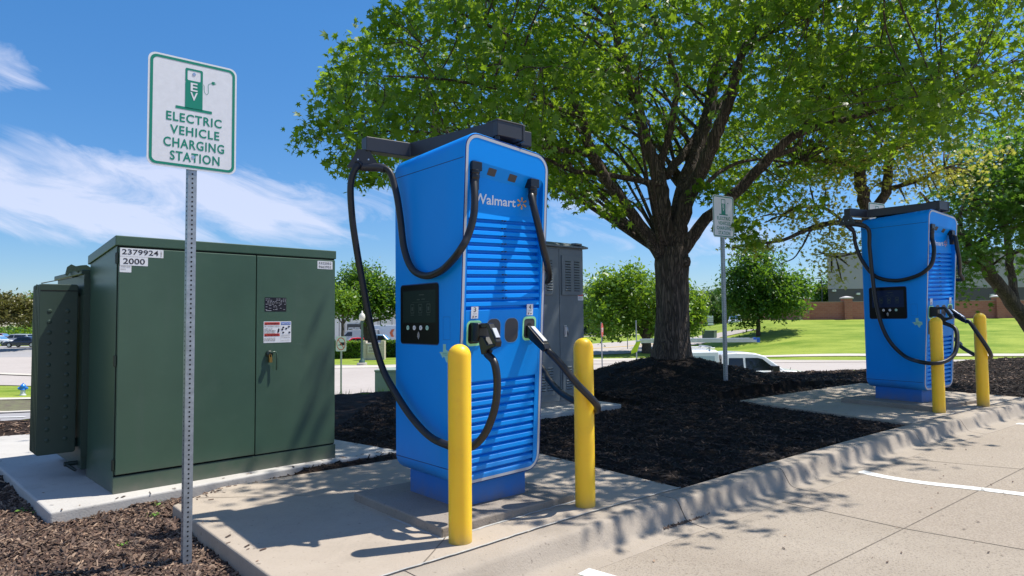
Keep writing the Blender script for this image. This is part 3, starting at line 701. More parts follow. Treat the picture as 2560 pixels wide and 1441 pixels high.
    mb.build('spark_emblem', SPARK if nums else SPARK2, t)
    # cable outlets on the sloping soffit
    def soff(x, k, out):  # k 0..1 front to back
        z = 2.128 + (2.070 - 2.128) * k; d = .003 + .033 * k
        return Vector((x, yf(z) + d, warp(x, z))) + Vector((0, -.868, -.496)) * out
    for xc in (-.118, .048):
        mb = MB(); pts = rrect(-.031, .031, .22, .82, .012, 4)
        pts = [(xc + x, .5 + (z - .52)) for x, z in [(a, b) for a, b in rrect(-.031, .031, .17, .87, .028, 4)]]
        mb.add([soff(x, k, .0015) for x, k in pts], [tuple(range(len(pts)))]); mb.build('blank_plate', GREYPAD, t)
    hol = []
    for xc in (-.262, .205):
        p = soff(xc, .5, 0); mb = MB()
        mb.box((xc - .036, p.y - .044, p.z - .030), (xc + .036, p.y + .018, p.z + .024))
        mb.lathe([(.030, 0), (.030, -.02), (.026, -.024), (.029, -.03), (.029, -.045), (.025, -.06), (.024, -.12)], (xc, p.y - .018, p.z - .025), 16)
        mb.build('cable_outlet', BLACKP, t, bevel=.003); hol.append((xc, p.y - .018, p.z - .13))
    # sockets
    def sock(x, z, w, h, m1, m2, deep):
        mb = MB(); mb.mi = 0; ringf(mb, rrect(x - w, x + w, z - h, z + h, .030, 6), rrect(x - w + .012, x + w - .012, z - h + .014, z + h - .014, .022, 6), ff(.004))
        mb.mi = 1; polyf(mb, rrect(x - w + .0115, x + w - .0115, z - h + .0135, z + h - .0135, .022, 6), ff(.002))
        return mb.build('socket', [m1, m2], t)
    sock(-.235, 1.126, .058, .077, MINT, SOCKDARK, 1); sock(.211, 1.136, .058, .077, MINT, GREYPAD, 1)
    mb = MB(); polyf(mb, rrect(.211 - .020, .211 + .020, 1.10, 1.172, .019, 6), ff(.0032)); mb.build('socket_hole', SOCKDARK, t)
    for xc in (-.084, .062):
        mb = MB(); polyf(mb, rrect(xc - .054, xc + .054, 1.056, 1.206, .042, 6), ff(.0015)); b_ = mb.build('blank_plate', GREYPAD, t)
        mb = MB(); ringf(mb, rrect(xc - .058, xc + .058, 1.052, 1.210, .045, 6), rrect(xc - .054, xc + .054, 1.056, 1.206, .042, 6), ff(.0012)); mb.build('rim', mat('rim_light_blue', (.08, .30, .62), .4), b_)
    mb = MB(); polyf(mb, rrect(-.285, -.252, .868, 1.025, .014, 5), ff(.0015)); mb.build('card_slot', SOCKDARK, t)
    # number labels
    for xc, zc, s_ in ((-.235, 1.25, nums[0] if nums else ''), (.212, 1.256, nums[1] if nums else '')):
        mb = MB(); mb.mi = 0; quadf(mb, xc - .027, xc + .027, zc - .036, zc + .036, ff(.0035)); mb.mi = 1
        if s_: text_in(mb, s_, xc - .010, xc + .010, zc + .004, zc + .032, ff(.0045))
        for k in range(3 if not s_ else 1): quadf(mb, xc - .015, xc + .015, zc - .008 - k * .004, zc - .0065 - k * .004, ff(.0045))
        mb.mi = 2; quadf(mb, xc - .016, xc - .006, zc - .030, zc - .018, ff(.0045)); mb.mi = 1; quadf(mb, xc + .002, xc + .016, zc - .027, zc - .022, ff(.0045))
        mb.build('number_label', [STICKW, INK, mat('label_brown', (.35, .22, .18), .6)], t)
    # touch screen on the side
    sf = lambda out: (lambda y, z: (-HW - out, y, z))
    mb = MB(); pts = rrect(-.178, .268, 1.05, 1.43, .022, 6); mb.loft([[(-HW + .003, y, z) for y, z in pts], [(-HW - .004, y, z) for y, z in pts]]); scr = mb.build('touch_screen', SCREEN, t)
    mb = MB(); ringf(mb, rrect(-.184, .274, 1.044, 1.436, .026, 6), pts, sf(.001)); mb.build('bezel', mat('bezel_blue_dark', (.01, .05, .22), .5), scr)
    mb = MB(); quadf(mb, -.150, .235, 1.185, 1.392, sf(.0045)); mb.build('display', mat('display_dim' + dim, (.004, .010, 0.010) if nums else (.004, .008, .025), .35, spec=.15, emis=((.004, .010, .010) if nums else (.003, .008, .03), .35)), scr)
    mb = MB()
    for cy in (.12, .025, -.07):
        ringf(mb, rrect(cy - .022, cy + .022, 1.245, 1.305, .006, 3), rrect(cy - .017, cy + .017, 1.250, 1.300, .004, 3), sf(.005)); quadf(mb, cy - .010, cy + .010, 1.262, 1.286, sf(.005))
        quadf(mb, cy - .02, cy + .02, 1.232, 1.236, sf(.005))
    quadf(mb, -.02, .04, 1.360, 1.367, sf(.005)); quadf(mb, .03, .065, 1.330, 1.336, sf(.005)); quadf(mb, -.03, .01, 1.332, 1.338, sf(.005)); quadf(mb, -.08, .12, 1.316, 1.318, sf(.005))
    mb.build('screen_icons', mat('icon_dim', (.03, .045, .035) if nums else (.10, .15, .09), .5), scr)
    for cy, m_ in ((.173, MINT), (.095, INKG), (.018, INKG), (-.056, MINT)):
        mb = MB(); mb.lathe([(.0, -.0048), (.015, -.0048), (.015, .0), (0, .0)], (-HW - .003, cy, 1.152), 16, axis='x'); b_ = mb.build('button', STICKW if m_ is INKG else mat('button_mint', (.40, .68, .55), .4), scr)
        mb = MB(); quadf(mb, cy - .004, cy + .004, 1.146, 1.158, sf(.0082)); mb.build('arrow', INKG, b_)
    mb = MB()
    for rr in (.012, .021, .030):
        pts = [(.07 - (rr) * math.cos(R(a)), 1.103 + rr * math.sin(R(a))) for a in range(-48, 49, 12)]; pts2 = [(.07 - (rr + .003) * math.cos(R(a)), 1.103 + (rr + .003) * math.sin(R(a))) for a in range(-48, 49, 12)]
        for i in range(len(pts) - 1): polyf(mb, [pts[i], pts[i + 1], pts2[i + 1], pts2[i]], sf(.0047))
    mb.build('contactless_mark', STICKW, scr)
    # state shaped sticker
    tx = [(.35, 1.), (.62, 1.), (.62, .70), (.72, .66), (.85, .60), (.98, .60), (1., .42), (1.02, .33), (.86, .22), (.76, .10), (.76, -.05), (.62, .02), (.50, .25), (.40, .30), (.30, .20), (.15, .40), (0, .55), (.35, .56)]
    cy0 = -.185 if nums else -.235; W_ = .115
    polyv = [(cy0 - u * W_, .945 + v * .108) for u, v in tx]
    mb = MB(); polyf(mb, polyv, sf(.0012)); stt = mb.build('sticker', TEXST, t)
    mb = MB(); quadf(mb, cy0 - .08, cy0 - .035, .996, 1.0, sf(.002)); quadf(mb, cy0 - .10, cy0 - .035, .986, .989, sf(.002)); mb.build('print', mat('sticker_print', (.12, .35, .30), .6), stt)
    # faint access hatch
    mb = MB(); ringf(mb, rrect(-.30, -.225, 1.08, 1.22, .004, 2), rrect(-.2985, -.2265, 1.0815, 1.2185, .004, 2), sf(.0006)); mb.build('hatch_outline', mat('blue_seam_soft', (.004, .09, .38), .6), t)
    # cable management arms
    mb = MB(); mb.loft([[(x, y, 2.285) for x, y in ((-.20, -.40), (.30, -.40), (.30, .30), (-.20, .30))], [(x, y, 2.345) for x, y in ((-.12, -.36), (.16, -.36), (.16, .25), (-.12, .25))]]); mb.build('arm_mount', ARM, t, bevel=.004)
    def arm(name, pts, w=.045, zlo=2.335, zhi=2.432):
        mb = MB(); Lp, Rp = [], []
        for i, p in enumerate(pts):
            a = Vector(pts[max(0, i - 1)]); b = Vector(pts[min(len(pts) - 1, i + 1)]); pv = Vector(p)
            d1 = (pv - a).normalized() if i else (b - pv).normalized(); d2 = (b - pv).normalized() if i < len(pts) - 1 else d1
            m_ = (d1 + d2).normalized(); nrm = Vector((-m_.y, m_.x)); kk = 1 / max(.35, nrm.dot(Vector((-d1.y, d1.x))))
            Lp.append(pv + nrm * w * kk); Rp.append(pv - nrm * w * kk)
        rings = [[(l.x, l.y, zlo), (r.x, r.y, zlo), (r.x, r.y, zhi), (l.x, l.y, zhi)] for l, r in zip(Lp, Rp)]
        mb.loft(rings); return mb.build(name, ARM, t, bevel=.005, seg=2)
    tipL = (-.55, .40); tipR = (.56, .42)
    a1 = arm('cable_arm', [(-.055, -.425), (-.20, .36), tipL]); a2 = arm('cable_arm', [(.20, -.40), (.25, .38), tipR])
    mb = MB(); mb.box((-.100, -.472, 2.338), (.118, -.36, 2.435)); mb.box((.104, -.477, 2.330), (.124, -.36, 2.437)); mb.box((-.104, -.476, 2.43), (.124, -.36, 2.441)); mb.build('arm_bracket', ARM, t, bevel=.004)
    mb = MB(); mb.lathe([(0, 2.315), (.016, 2.315), (.016, 2.335), (0, 2.335)], (-.085, -.45, 0), 12); mb.build('pivot_bolt', BLACKP, t)
    # cables
    def conv(pts):
        out = []
        for p in pts:
            if len(p) == 3: out.append(to_local(atY(*p), o))
            elif p[0] == 'P': out.append(loc_plane(p[1], p[2], o, (p[3], 0, 0), (1, 0, 0)))
            elif p[0] == 'L': out.append(p[1])
        return out
    for pts, hi, tip in ((cab_a, 0, tipL), (cab_b, 1, tipR)):
        clamp_i = [i for i, p in enumerate(pts) if p[0] == 'C'][0]
        ctr = Vector((tip[0], tip[1] - .0, 2.232))
        p1 = conv(pts[:clamp_i]); p2 = conv(pts[clamp_i + 1:])
        full = [Vector(hol[hi])] + [Vector(p) for p in p1] + [ctr] + [Vector(p) for p in p2]
        nb = 1 + len(p1)
        sm_ = catmull(full, 8)
        mb = MB(); mb.tube(sm_, .0225, 14); mb.build('cable', RUBBER, t, smooth=True)
        # saddle clamp hanging from the arm tip
        dvec = (full[nb + 1] - full[nb - 1]); dvec.z = 0; dvec = dvec.normalized() if dvec.length > .01 else Vector((1, 0, 0)); nv = Vector((-dvec.y, dvec.x, 0))
        k0 = nb * 8; arc = sm_[k0 - 7:k0 + 8]
        mb = MB(); mb.tube(arc, .029, 14)
        pl_ = [(-.035, .115), (.035, .115), (.05, .085), (.105, -.005), (.06, -.01), (0, .01), (-.06, -.01), (-.105, -.005), (-.05, .085)]
        f_ = lambda sgn: (lambda a, b: tuple(ctr + dvec * a * 1.05 + nv * (.022 * sgn) + Vector((0, 0, b))))
        mb.prism(pl_, f_(-1), f_(1)); cl_ = mb.build('cable_clamp', ARM, t, smooth='auto', bevel=.003)
        for a in (-.035, .035):
            for sgn in (-1, 1):
                mb = MB(); c = ctr + dvec * a + nv * .0235 * sgn + Vector((0, 0, .045)); mb.obox(c, dvec * .005, nv * .003, Vector((0, 0, .005))); mb.build('screw', CHROME, cl_)
    # plugs
    ybase = yf(1.13)
    def plug(xc, slanted):
        mb = MB(); Y = lambda u: ybase + .01 - u
        w = .028
        if not slanted:
            prf = lambda pl, ww: mb.prism(pl, lambda u, z: (xc - ww, Y(u), z), lambda u, z: (xc + ww, Y(u), z))
            prf([(-.0, 1.185), (.06, 1.182), (.10, 1.178), (.10, 1.10), (.085, 1.070), (.0, 1.068)], .034)
            prf([(.098, 1.178), (.165, 1.182), (.180, 1.160), (.150, 1.150), (.098, 1.150)], .022)
            prf([(.165, 1.182), (.182, 1.176), (.252, 1.072), (.245, 1.045), (.222, 1.046), (.160, 1.152)], .022)
            prf([(.085, 1.075), (.098, 1.105), (.132, 1.100), (.170, 1.055), (.235, 1.062), (.245, 1.045), (.165, 1.020), (.150, .995), (.112, .995)], .026)
            o_ = mb.build('charging_plug', BLACKP, t, bevel=.006, seg=3)
            mb = MB(); mb.obox((xc, Y(.222), 1.122), (.015, 0, 0), (0, -.018, -.027), (0, -.004, .0027)); mb.build('trigger', SILVER, o_)
            return Vector((xc, Y(.135), .99))
        prf = lambda pl, ww: mb.prism(pl, lambda u, z: (xc - ww, Y(u), z), lambda u, z: (xc + ww, Y(u), z))
        prf([(-.0, 1.165), (.03, 1.158), (.175, 1.045), (.195, 1.012), (.165, .995), (.02, 1.085), (.0, 1.095)], .028)
        o_ = mb.build('charging_plug', BLACKP, t, bevel=.007, seg=3)
        mb = MB(); mb.obox((xc, Y(.105), 1.106), (.017, 0, 0), (0, -.060, -.046), (0, -.003, .0045)); mb.build('top_plate', SILVER, o_, bevel=.002)
        return Vector((xc, Y(.178), 1.008))
    plug(-.235, False); plug(.211, True)
    return t
O1_ = (-.3091, 4.5022, .705, 0.); O2_ = (4.8916, 8.3027, .5625, .12)
cabA1 = [(1184, 440, 4.0), (1187, 490, 3.95), (1184, 540, 3.92), (1170, 590, 3.90), (1153, 622, 3.88), ('P', 1130, 652, -.385), ('P', 1100, 679, -.385), ('P', 1063, 690, -.385), ('P', 1030, 672, -.385), ('P', 1010, 620, -.39), ('P', 1000, 540, -.40), ('P', 988, 472, -.41), ('P', 968, 425, -.44), ('C',),
         (893, 416, 4.42), (877, 460, 4.42), (880, 540, 4.44), (891, 620, 4.46), (905, 700, 4.48), (930, 830, 4.5), (956, 920, 4.5), ('P', 990, 985, -.42), ('P', 1030, 1045, -.42), ('P', 1075, 1092, -.42), (1120, 1114, 3.92), (1150, 1123, 3.90), (1185, 1114, 3.88), (1215, 1080, 3.87), (1237, 1020, 3.86), (1243, 960, 3.86), (1236, 908, 3.87), ('L', (-.235, yf(1.13) + .01 - .135, 1.0))]
cabB1 = [(1328, 490, 4.27), (1337, 530, 4.24), (1348, 575, 4.25), (1359, 625, 4.30), (1369, 665, 4.38), (1372, 692, 4.48), (1365, 703, 4.6), (1356, 680, 4.75), ('L', (.50, .30, 1.9)), ('L', (.52, .36, 2.15)), ('C',),
         ('L', (.60, .46, 2.1)), ('L', (.62, .45, 1.6)), ('L', (.60, .36, 1.2)), (1352, 918, 4.8), (1371, 948, 4.68), (1400, 980, 4.58), (1440, 1005, 4.45), (1475, 1022, 4.36), (1492, 1026, 4.27), (1491, 1012, 4.19), (1472, 990, 4.165), (1438, 955, 4.16), (1400, 908, 4.18), ('L', (.211, yf(1.13) + .01 - .183, 1.006))]
cabA2 = [(2328, 590, 7.8), (2335, 622, 7.74), (2331, 655, 7.70), ('P', 2318, 674, -.385), ('P', 2290, 691, -.385), ('P', 2240, 702, -.385), ('P', 2190, 692, -.385), ('P', 2157, 655, -.40), ('P', 2139, 612, -.44), ('P', 2134, 580, -.49), ('C',),
         ('P', 2168, 570, -.50), ('P', 2174, 620, -.46), ('P', 2181, 690, -.44), ('P', 2189, 750, -.43), ('P', 2203, 810, -.43), ('P', 2226, 856, -.44), ('P', 2262, 891, -.45), (2300, 905, 7.52), (2335, 909, 7.38), (2365, 903, 7.38), (2386, 885, 7.42), (2393, 855, 7.5), (2388, 822, 7.6), ('L', (-.235, yf(1.13) + .01 - .135, 1.0))]
cabB2 = [(2387, 592, 7.95), (2393, 622, 7.93), (2398, 652, 7.98), (2399, 682, 8.1), (2395, 700, 8.25), ('L', (.48, .25, 1.7)), ('L', (.50, .34, 2.1)), ('C',),
         ('L', (.62, .46, 2.1)), ('L', (.62, .45, 1.6)), ('L', (.60, .36, 1.2)), (2388, 850, 8.55), (2400, 865, 8.4), (2418, 877, 8.28), (2440, 889, 8.12), (2464, 897, 7.98), (2477, 893, 7.85), (2474, 880, 7.775), (2462, 860, 7.77), (2444, 834, 7.79), (2424, 806, 7.87), ('L', (.211, yf(1.13) + .01 - .183, 1.006))]
GRP = 'blue charging stations in a row behind the curb'
c1 = make_charger(O1_, 'near blue charging station whose two sockets are numbered 3 and 4, beside the green transformer', GRP, ('3', '4'), cabA1, cabB1, 'a')
c2 = make_charger(O2_, 'farther blue charging station on the right, in front of the dark trees and brick wall', GRP, None, cabA2, cabB2, 'b')
for o_, x0, x1, y0, y1, zt in ((O1_, -.567, .478, -.529, .5025, .0613), (O2_, -.567, .50, -.53, .55, .0613)):
    mb = MB(); n_ = 14
    ring = [(x0 + (x1 - x0) * i / n_, y0) for i in range(n_)] + [(x1, y0 + (y1 - y0) * i / n_) for i in range(n_)] + [(x1 - (x1 - x0) * i / n_, y1) for i in range(n_)] + [(x0, y1 - (y1 - y0) * i / n_) for i in range(n_)]
    j = [rng.uniform(-.004, .004) for _ in ring]
    mb.loft([[(x + k, y + k, -.10) for (x, y), k in zip(ring, j)], [(x + k, y + k, zt) for (x, y), k in zip(ring, j)]])
    so = mb.build('plinth_slab', CON_SLAB, bevel=.009, seg=2); so.location = (o_[0], o_[1], o_[3]); so.rotation_euler = (0, 0, o_[2]); structure(so)
mb = MB(); ox, oy, oz = -.571, -.533, .0065
o_ = O1_
def slabline(a, b):
    cc, ss = math.cos(o_[2]), math.sin(o_[2]); w = lambda p: (o_[0] + p[0] * cc - p[1] * ss, o_[1] + p[0] * ss + p[1] * cc)
    return wob_line(w(a), w(b), amp=.006)
mbj = MB(); ribbon(slabline((-.585, -.545), (.49, -.545)), .020, .0078); ribbon(slabline((-.582, -.545), (-.582, .51)), .018, .0079); structure(mbj.build('slab_sealant', CAULK))

# ------------------------------------------------------------------ bollards
def make_bollard(label, x, y, z):
    t = thing('bollard', label, 'bollard', (x, y, z), 0, 'yellow bollards guarding the chargers')
    r = .0635; prof = [(r, -.12), (r, 1.005)] + [(r * math.cos(R(a)), 1.005 + r * math.sin(R(a))) for a in range(10, 90, 10)] + [(.0005, 1.005 + r)]
    mb = MB(); mb.lathe(prof, (0, 0, 0), 32); mb.build('sleeve', YEL, t, smooth='auto'); return t
make_bollard('nearest yellow bollard, at the left corner of the near blue charging station', -.2905, 3.6637, -.0)
make_bollard('yellow bollard at the right corner of the near blue charging station, wrapped by its cable', .4508, 4.2811, .01)
make_bollard('yellow bollard standing right in front of the farther blue charging station', 4.7423, 7.5053, .115)
make_bollard('rightmost yellow bollard, beside the farther blue charging station against the lawn', 5.5026, 7.8882, .16)

# ------------------------------------------------------------------ EV signs
def make_sign(label, x, y, zg, zplate, yaw, cat='road sign', tilt=0.):
    t = thing('charging_sign', label, cat, (x, y, zg), yaw, 'electric vehicle charging signs on perforated posts')
    h = zplate - zg; W = .457 / 2; H = .61
    fm = lambda out: (lambda a, b: (a, -out, h + b))
    mb = MB(); pts = rrect(-W, W, 0, H, .04, 6); mb.prism(pts, lambda a, b: (a, 0, h + b), lambda a, b: (a, -.003, h + b)); pl = mb.build('sign_plate', SIGNW, t)
    mb = MB(); ringf(mb, rrect(-W + .010, W - .010, .010, H - .010, .034, 6), rrect(-W + .024, W - .024, .024, H - .024, .024, 6), fm(.0040)); mb.build('border', SIGNG, pl)
    mb = MB(); f4 = fm(.0040)
    ringf(mb, rrect(-.045, .045, .480, .560, .008, 3), rrect(-.034, .034, .494, .549, .006, 3), f4)
    quadf(mb, -.045, .045, .334, .4805, f4); quadf(mb, -.092, .095, .326, .3415, f4)
    cpt = catmull([(.044, .485, 0), (.052, .478, 0), (.053, .455, 0), (.058, .438, 0), (.068, .434, 0), (.075, .445, 0), (.074, .475, 0), (.076, .492, 0), (.090, .500, 0), (.10, .503, 0)], 5)
    sp2 = strip_poly([(p.x, p.y) for p in cpt], .0022); n = len(cpt)
    mb.add([f4(*p) for p in sp2], [(i, i + 1, 2 * n - 2 - i, 2 * n - 1 - i) for i in range(n - 1)])
    polyf(mb, [(.090, .505), (.096, .512), (.108, .512), (.108, .496), (.096, .494)], f4); quadf(mb, .108, .116, .507, .509, f4); quadf(mb, .108, .116, .499, .501, f4)
    mb.build('pictogram', SIGNG, pl)
    mb = MB(); f5 = fm(.0050)
    text_in(mb, 'E', -.018, .018, .436, .482, f5, .02); text_in(mb, 'V', -.019, .019, .384, .430, f5, .02); mb.build('pump_letters', SIGNW, pl)
    mb = MB()
    for s_, a, b, c, d in (('ELECTRIC', -.138, .148, .254, .304), ('VEHICLE', -.118, .136, .183, .233), ('CHARGING', -.150, .163, .111, .163), ('STATION', -.117, .139, .040, .092)):
        text_in(mb, s_, a, b, c, d, f4, .022, 1.12)
    mb.build('lettering', SIGNG, pl)
    for zz in (.532, .070):
        mb = MB(); mb.lathe([(.009, .0), (.009, .002), (.006, .006), (0, .007)], (0, -.0048, h + zz), 10, axis='y'); 
        b_ = mb.build('bolt', SILVER, pl); 
    # perforated square post
    mb = MB(); p0, p1 = .003, .0475; hw = .0222
    mb.mi = 0; mb.box((-hw, p0, -.25), (hw, p1, h + .60))
    mb.mi = 1; k = 0
    z = .03
    while z < h + .55:
        c = [(.0052 * math.cos(R(a)), .0052 * math.sin(R(a))) for a in range(0, 360, 45)]
        if z < h - .002:
            mb.add([(a, p0 - .0006, z + b) for a, b in c], [tuple(range(8))]); mb.add([(a, p1 + .0006, z + b) for a, b in c], [tuple(range(8))])
        mb.add([(-hw - .0006, (p0 + p1) / 2 + a, z + b) for a, b in c], [tuple(range(8))]); mb.add([(hw + .0006, (p0 + p1) / 2 + a, z + b) for a, b in c], [tuple(range(8))])
        z += .0254
    mb.build('post', [GALV, HOLE], t)
    if tilt: t.rotation_euler = (0, tilt, yaw)
    return t
make_sign('large nearest electric vehicle charging sign on a tall perforated post in front of the transformer', -1.745, 3.635, -.10, 2.035, .708)
make_sign('electric vehicle charging sign on a perforated post just right of the big tree trunk', 3.079, 9.662, .20, 2.359, .5816)
make_sign('charging sign almost wholly hidden behind the near blue charger, only its right edge showing', .115, 6.22, .02, 2.10, .66)
make_sign('charging sign behind the farther blue charger, only its top edge showing above the cable arm', 5.80, 10.55, .22, 2.385, .55)

# ------------------------------------------------------------------ transformer
TO = (-2.8173, 4.7562, .7729, 0.002)
t = thing('transformer_cabinet', 'large dark green pad-mounted transformer with two front doors and number stickers, behind the near sign', 'transformer', TO[:3] if False else (TO[0], TO[1], TO[3]), TO[2])
TW, TD = 1.723, .76
mb = MB(); mb.box((0, .0, 0), (TW, TD, 1.75)); mb.build('enclosure', DARKGAP if False else GREENC, t, bevel=.004)
mb = MB()
side_ = [(-.012, 1.752), (-.012, 1.824), (TD + .03, 1.735), (TD + .03, 1.665)]
mb.loft([[(x, y, z) for y, z in side_] for x in (-.012, TW + .012)]); mb.build('roof', GREENC, t, bevel=.005)
mb = MB(); mb.box((-.004, -.020, 0.0), (TW + .004, 0.0, .118)); mb.build('sill', GREENC, t, bevel=.003)
mb = MB(); mb.box((.004, -.004, .118), (TW - .004, -.0005, 1.755)); mb.build('door_gap', DARKGAP, t)
d1 = MB(); d1.box((.008, -.026, .132), (1.0, -.004, 1.737)); door1 = d1.build('door', GREENC, t, bevel=.004); door1['label'] = 'wide left door with number stickers'
d1 = MB(); d1.box((1.008, -.024, .128), (TW - .006, -.004, 1.737)); door2 = d1.build('door', GREENC, t, bevel=.004); door2['label'] = 'right door with handle, padlock and warning label'
tf = lambda out: (lambda a, b: (a, -.026 - out, b))
for zz in (1.66, .93, .20):
    mb = MB(); mb.box((-.010, -.016, zz - .04), (.004, .010, zz + .04)); mb.lathe([(.008, -.035), (.008, .035)], (-.006, -.016, zz), 8); mb.build('hinge', GREENH, door1)
def sticker(name, a0, a1, b0, b1, parent, build, mats, out=.001):
    mb = MB(); mb.mi = 0; polyf(mb, rrect(a0, a1, b0, b1, .003, 2), tf(out)); mb.mi = 1; build(mb, tf(out + .001)); return mb.build(name, mats, parent)
def bars(mb, a0, a1, b0, b1, n, f, vert=True, fill=.6):
    for k in range(n):
        w = (rng.uniform(.3, .9)) * fill
        if vert: u = a0 + (a1 - a0) * k / n; quadf(mb, u, u + (a1 - a0) / n * w, b0, b1, f)
        else: u = b0 + (b1 - b0) * k / n; quadf(mb, a0, a1, u, u + (b1 - b0) / n * w, f)
sticker('number_sticker', .014, .300, 1.675, 1.735, door1, lambda mb, f: (text_in(mb, '2379924', .026, .266, 1.689, 1.727, f, .012), bars(mb, .279, .290, 1.683, 1.727, 18, f, False)), [STICKW, INK])
sticker('number_sticker', .014, .196, 1.610, 1.6735, door1, lambda mb, f: text_in(mb, '2000', .034, .176, 1.621, 1.662, f, .012), [STICKW, INK])
sticker('barcode_sticker', .013, .088, 1.560, 1.6085, door1, lambda mb, f: (bars(mb, .020, .084, 1.596, 1.608, 22, f), bars(mb, .020, .054, 1.577, 1.588, 14, f)), [STICKW, INKG])
f2 = lambda out: (lambda a, b: (a, -.024 - out, b))
tf_old = tf; tf = f2
sticker('number_sticker', 1.545, 1.690, 1.655, 1.725, door2, lambda mb, f: (text_in(mb, '3322052', 1.556, 1.678, 1.696, 1.716, f, .006), text_in(mb, '9662952', 1.556, 1.678, 1.664, 1.684, f, .006)), [STICKW, INK])
def plate_txt(mb, f):
    for r_ in range(9):
        z = 1.388 - r_ * .011; x = 1.082
        while x < 1.255:
            w = rng.uniform(.006, .022)
            if rng.random() < (.75 if r_ < 5 else .35): quadf(mb, x, x + w, z - .004, z, f)
            x += w + .006
    quadf(mb, 1.086, 1.132, 1.287, 1.292, f)
sticker('rating_plate', 1.075, 1.262, 1.282, 1.398, door2, plate_txt, [mat('plate_black', (.012, .010, .014), .35), INKG])
def warn(mb, f):
    mb.mi = 2
    for z in (1.172, 1.078): quadf(mb, 1.074, 1.205, z, z + .022, f)
    mb.mi = 3; quadf(mb, 1.218, 1.300, 1.172, 1.194, f)
    f3 = f2(.003); mb.mi = 1
    for z in (1.172, 1.078):
        polyf(mb, [(1.079, z + .004), (1.095, z + .004), (1.087, z + .018)], f3); text_in(mb, 'WARNING', 1.100, 1.196, z + .005, z + .017, f3, .02)
    text_in(mb, 'KEEP OUT!', 1.074, 1.142, 1.132, 1.143, f3, .005)
    for z in (1.158, 1.122, 1.112, 1.102, 1.060, 1.050, 1.040): bars(mb, 1.074, 1.170 if z < 1.15 else 1.205, z, z + .005, 16, f3, True, .9)
    polyf(mb, [(1.186, 1.105), (1.200, 1.110), (1.204, 1.135), (1.196, 1.146), (1.188, 1.130)], f3)
    for cx, cz in ((1.236, 1.150), (1.228, 1.133), (1.262, 1.140), (1.285, 1.155), (1.236, 1.108), (1.290, 1.108)): polyf(mb, [(cx + .010 * math.cos(R(a)), cz + .007 * math.sin(R(a))) for a in range(0, 360, 45)], f3)
    quadf(mb, 1.214, 1.2148, 1.030, 1.196, f3)
    for z in (1.084, 1.076, 1.062, 1.040): bars(mb, 1.222, 1.296, z, z + .0035, 16, f3, True, .9)
    mb.mi = 0; text_in(mb, 'NOTICE', 1.224, 1.294, 1.176, 1.190, f3, .015)
sticker('warning_sticker', 1.068, 1.306, 1.024, 1.200, door2, warn, [STICKW, INK, REDINK, BLUEINK])
tf = tf_old
mb = MB(); mb.lathe([(0, -.0), (.030, -.0), (.028, .016), (.018, .022), (0, .022)], (1.115, -.025, .935), 16, axis='y')
for v in range(len(mb.v)): x_, y_, z_ = mb.v[v]; mb.v[v] = (x_, -.025 - (y_ + .025), z_) if y_ > -.025 else mb.v[v]
mb.build('latch_hub', GREENH, door2)
mb = MB(); mb.tube([(1.115, -.05, .945), (1.150, -.052, .950), (1.165, -.052, .945), (1.170, -.052, .93), (1.168, -.05, .80)], .0055, 10); mb.build('handle', GREENC, door2, smooth=True)
mb = MB(); mb.box((1.103, -.062, .865), (1.127, -.040, .905)); mb.tube([(1.107, -.05, .90), (1.107, -.05, .925), (1.115, -.05, .935), (1.123, -.05, .925), (1.123, -.05, .90)], .0035, 8); mb.build('padlock', BRASS, door2, bevel=.003)
mb = MB(); quadf(mb, 1.35, 1.352, 1.0, 1.0, tf(0)) 
scr_ = mat('chalk_scratch', (.07, .12, .085), .7)
mb = MB(); ft = f2(.001)
for s_, a0, a1, b0, b1 in (('MOZ', 1.385, 1.475, 1.625, 1.65), ('& 209', 1.33, 1.44, 1.555, 1.58), ('a Recoms', 1.43, 1.62, 1.475, 1.50)): text_in(mb, s_, a0, a1, b0, b1, ft, -.03)
mb.build('scratched_writing', scr_, door2)
# tank, radiators, gauge, lifting lugs
mb = MB(); mb.box((-.04, TD, .06), (TW - .10, 1.75, 1.60)); mb.box((-.06, TD, 1.585), (TW - .06, 1.79, 1.622)); mb.build('tank', GREEND, t, bevel=.006)
mb = MB(); mb.box((-.045, TD - .02, .16), (.10, TD + .02, 1.55)); mb.build('side_flange', GREEND, t)
def radiator(yc, sgn):
    r = thing('radiator', '', ''); 
    return r
mb = MB(); XA, XB = (-.318, -.058)
for k in range(5):
    y = .86 + .058 * k
    ring = rrect(XA, XB, .19, 1.507, .02, 3)
    mb.loft([[(x, y - .011, z) for x, z in ring], [(x, y + .011, z) for x, z in ring]])
rad = mb.build('radiator', GREEND, t, bevel=.006)
mb = MB(); mb.box((XA + .01, .8475, 1.452), (XB - .005, .8492, 1.459)); mb.build('header_groove', DARKGAP, rad)
mb = MB()
for c in (.27, .73):
    for r_ in range(13):
        mb.lathe([(.017, 0), (.010, .003), (0, .004)], (XA + (XB - XA) * c, .848, .30 + .083 * r_), 10, axis='y')
for v in range(len(mb.v)): x_, y_, z_ = mb.v[v]; mb.v[v] = (x_, .848 - (y_ - .848), z_)
mb.build('dimples', GREEND, rad)
mb = MB(); mb.tube([(-.335, .84, 1.50), (-.335, .85, 1.46)], .004, 6)
for z in (1.45, .25): mb.tube([(-.10, .95, z), (.12, .95, z)], .035, 12)
mb.build('header_pipe', GREEND, rad)
mb = MB(); mb.tube([(-.30, .88, 1.512), (-.02, 1.0, 1.585)], .004, 6); mb.build('strap', GREENH, t)
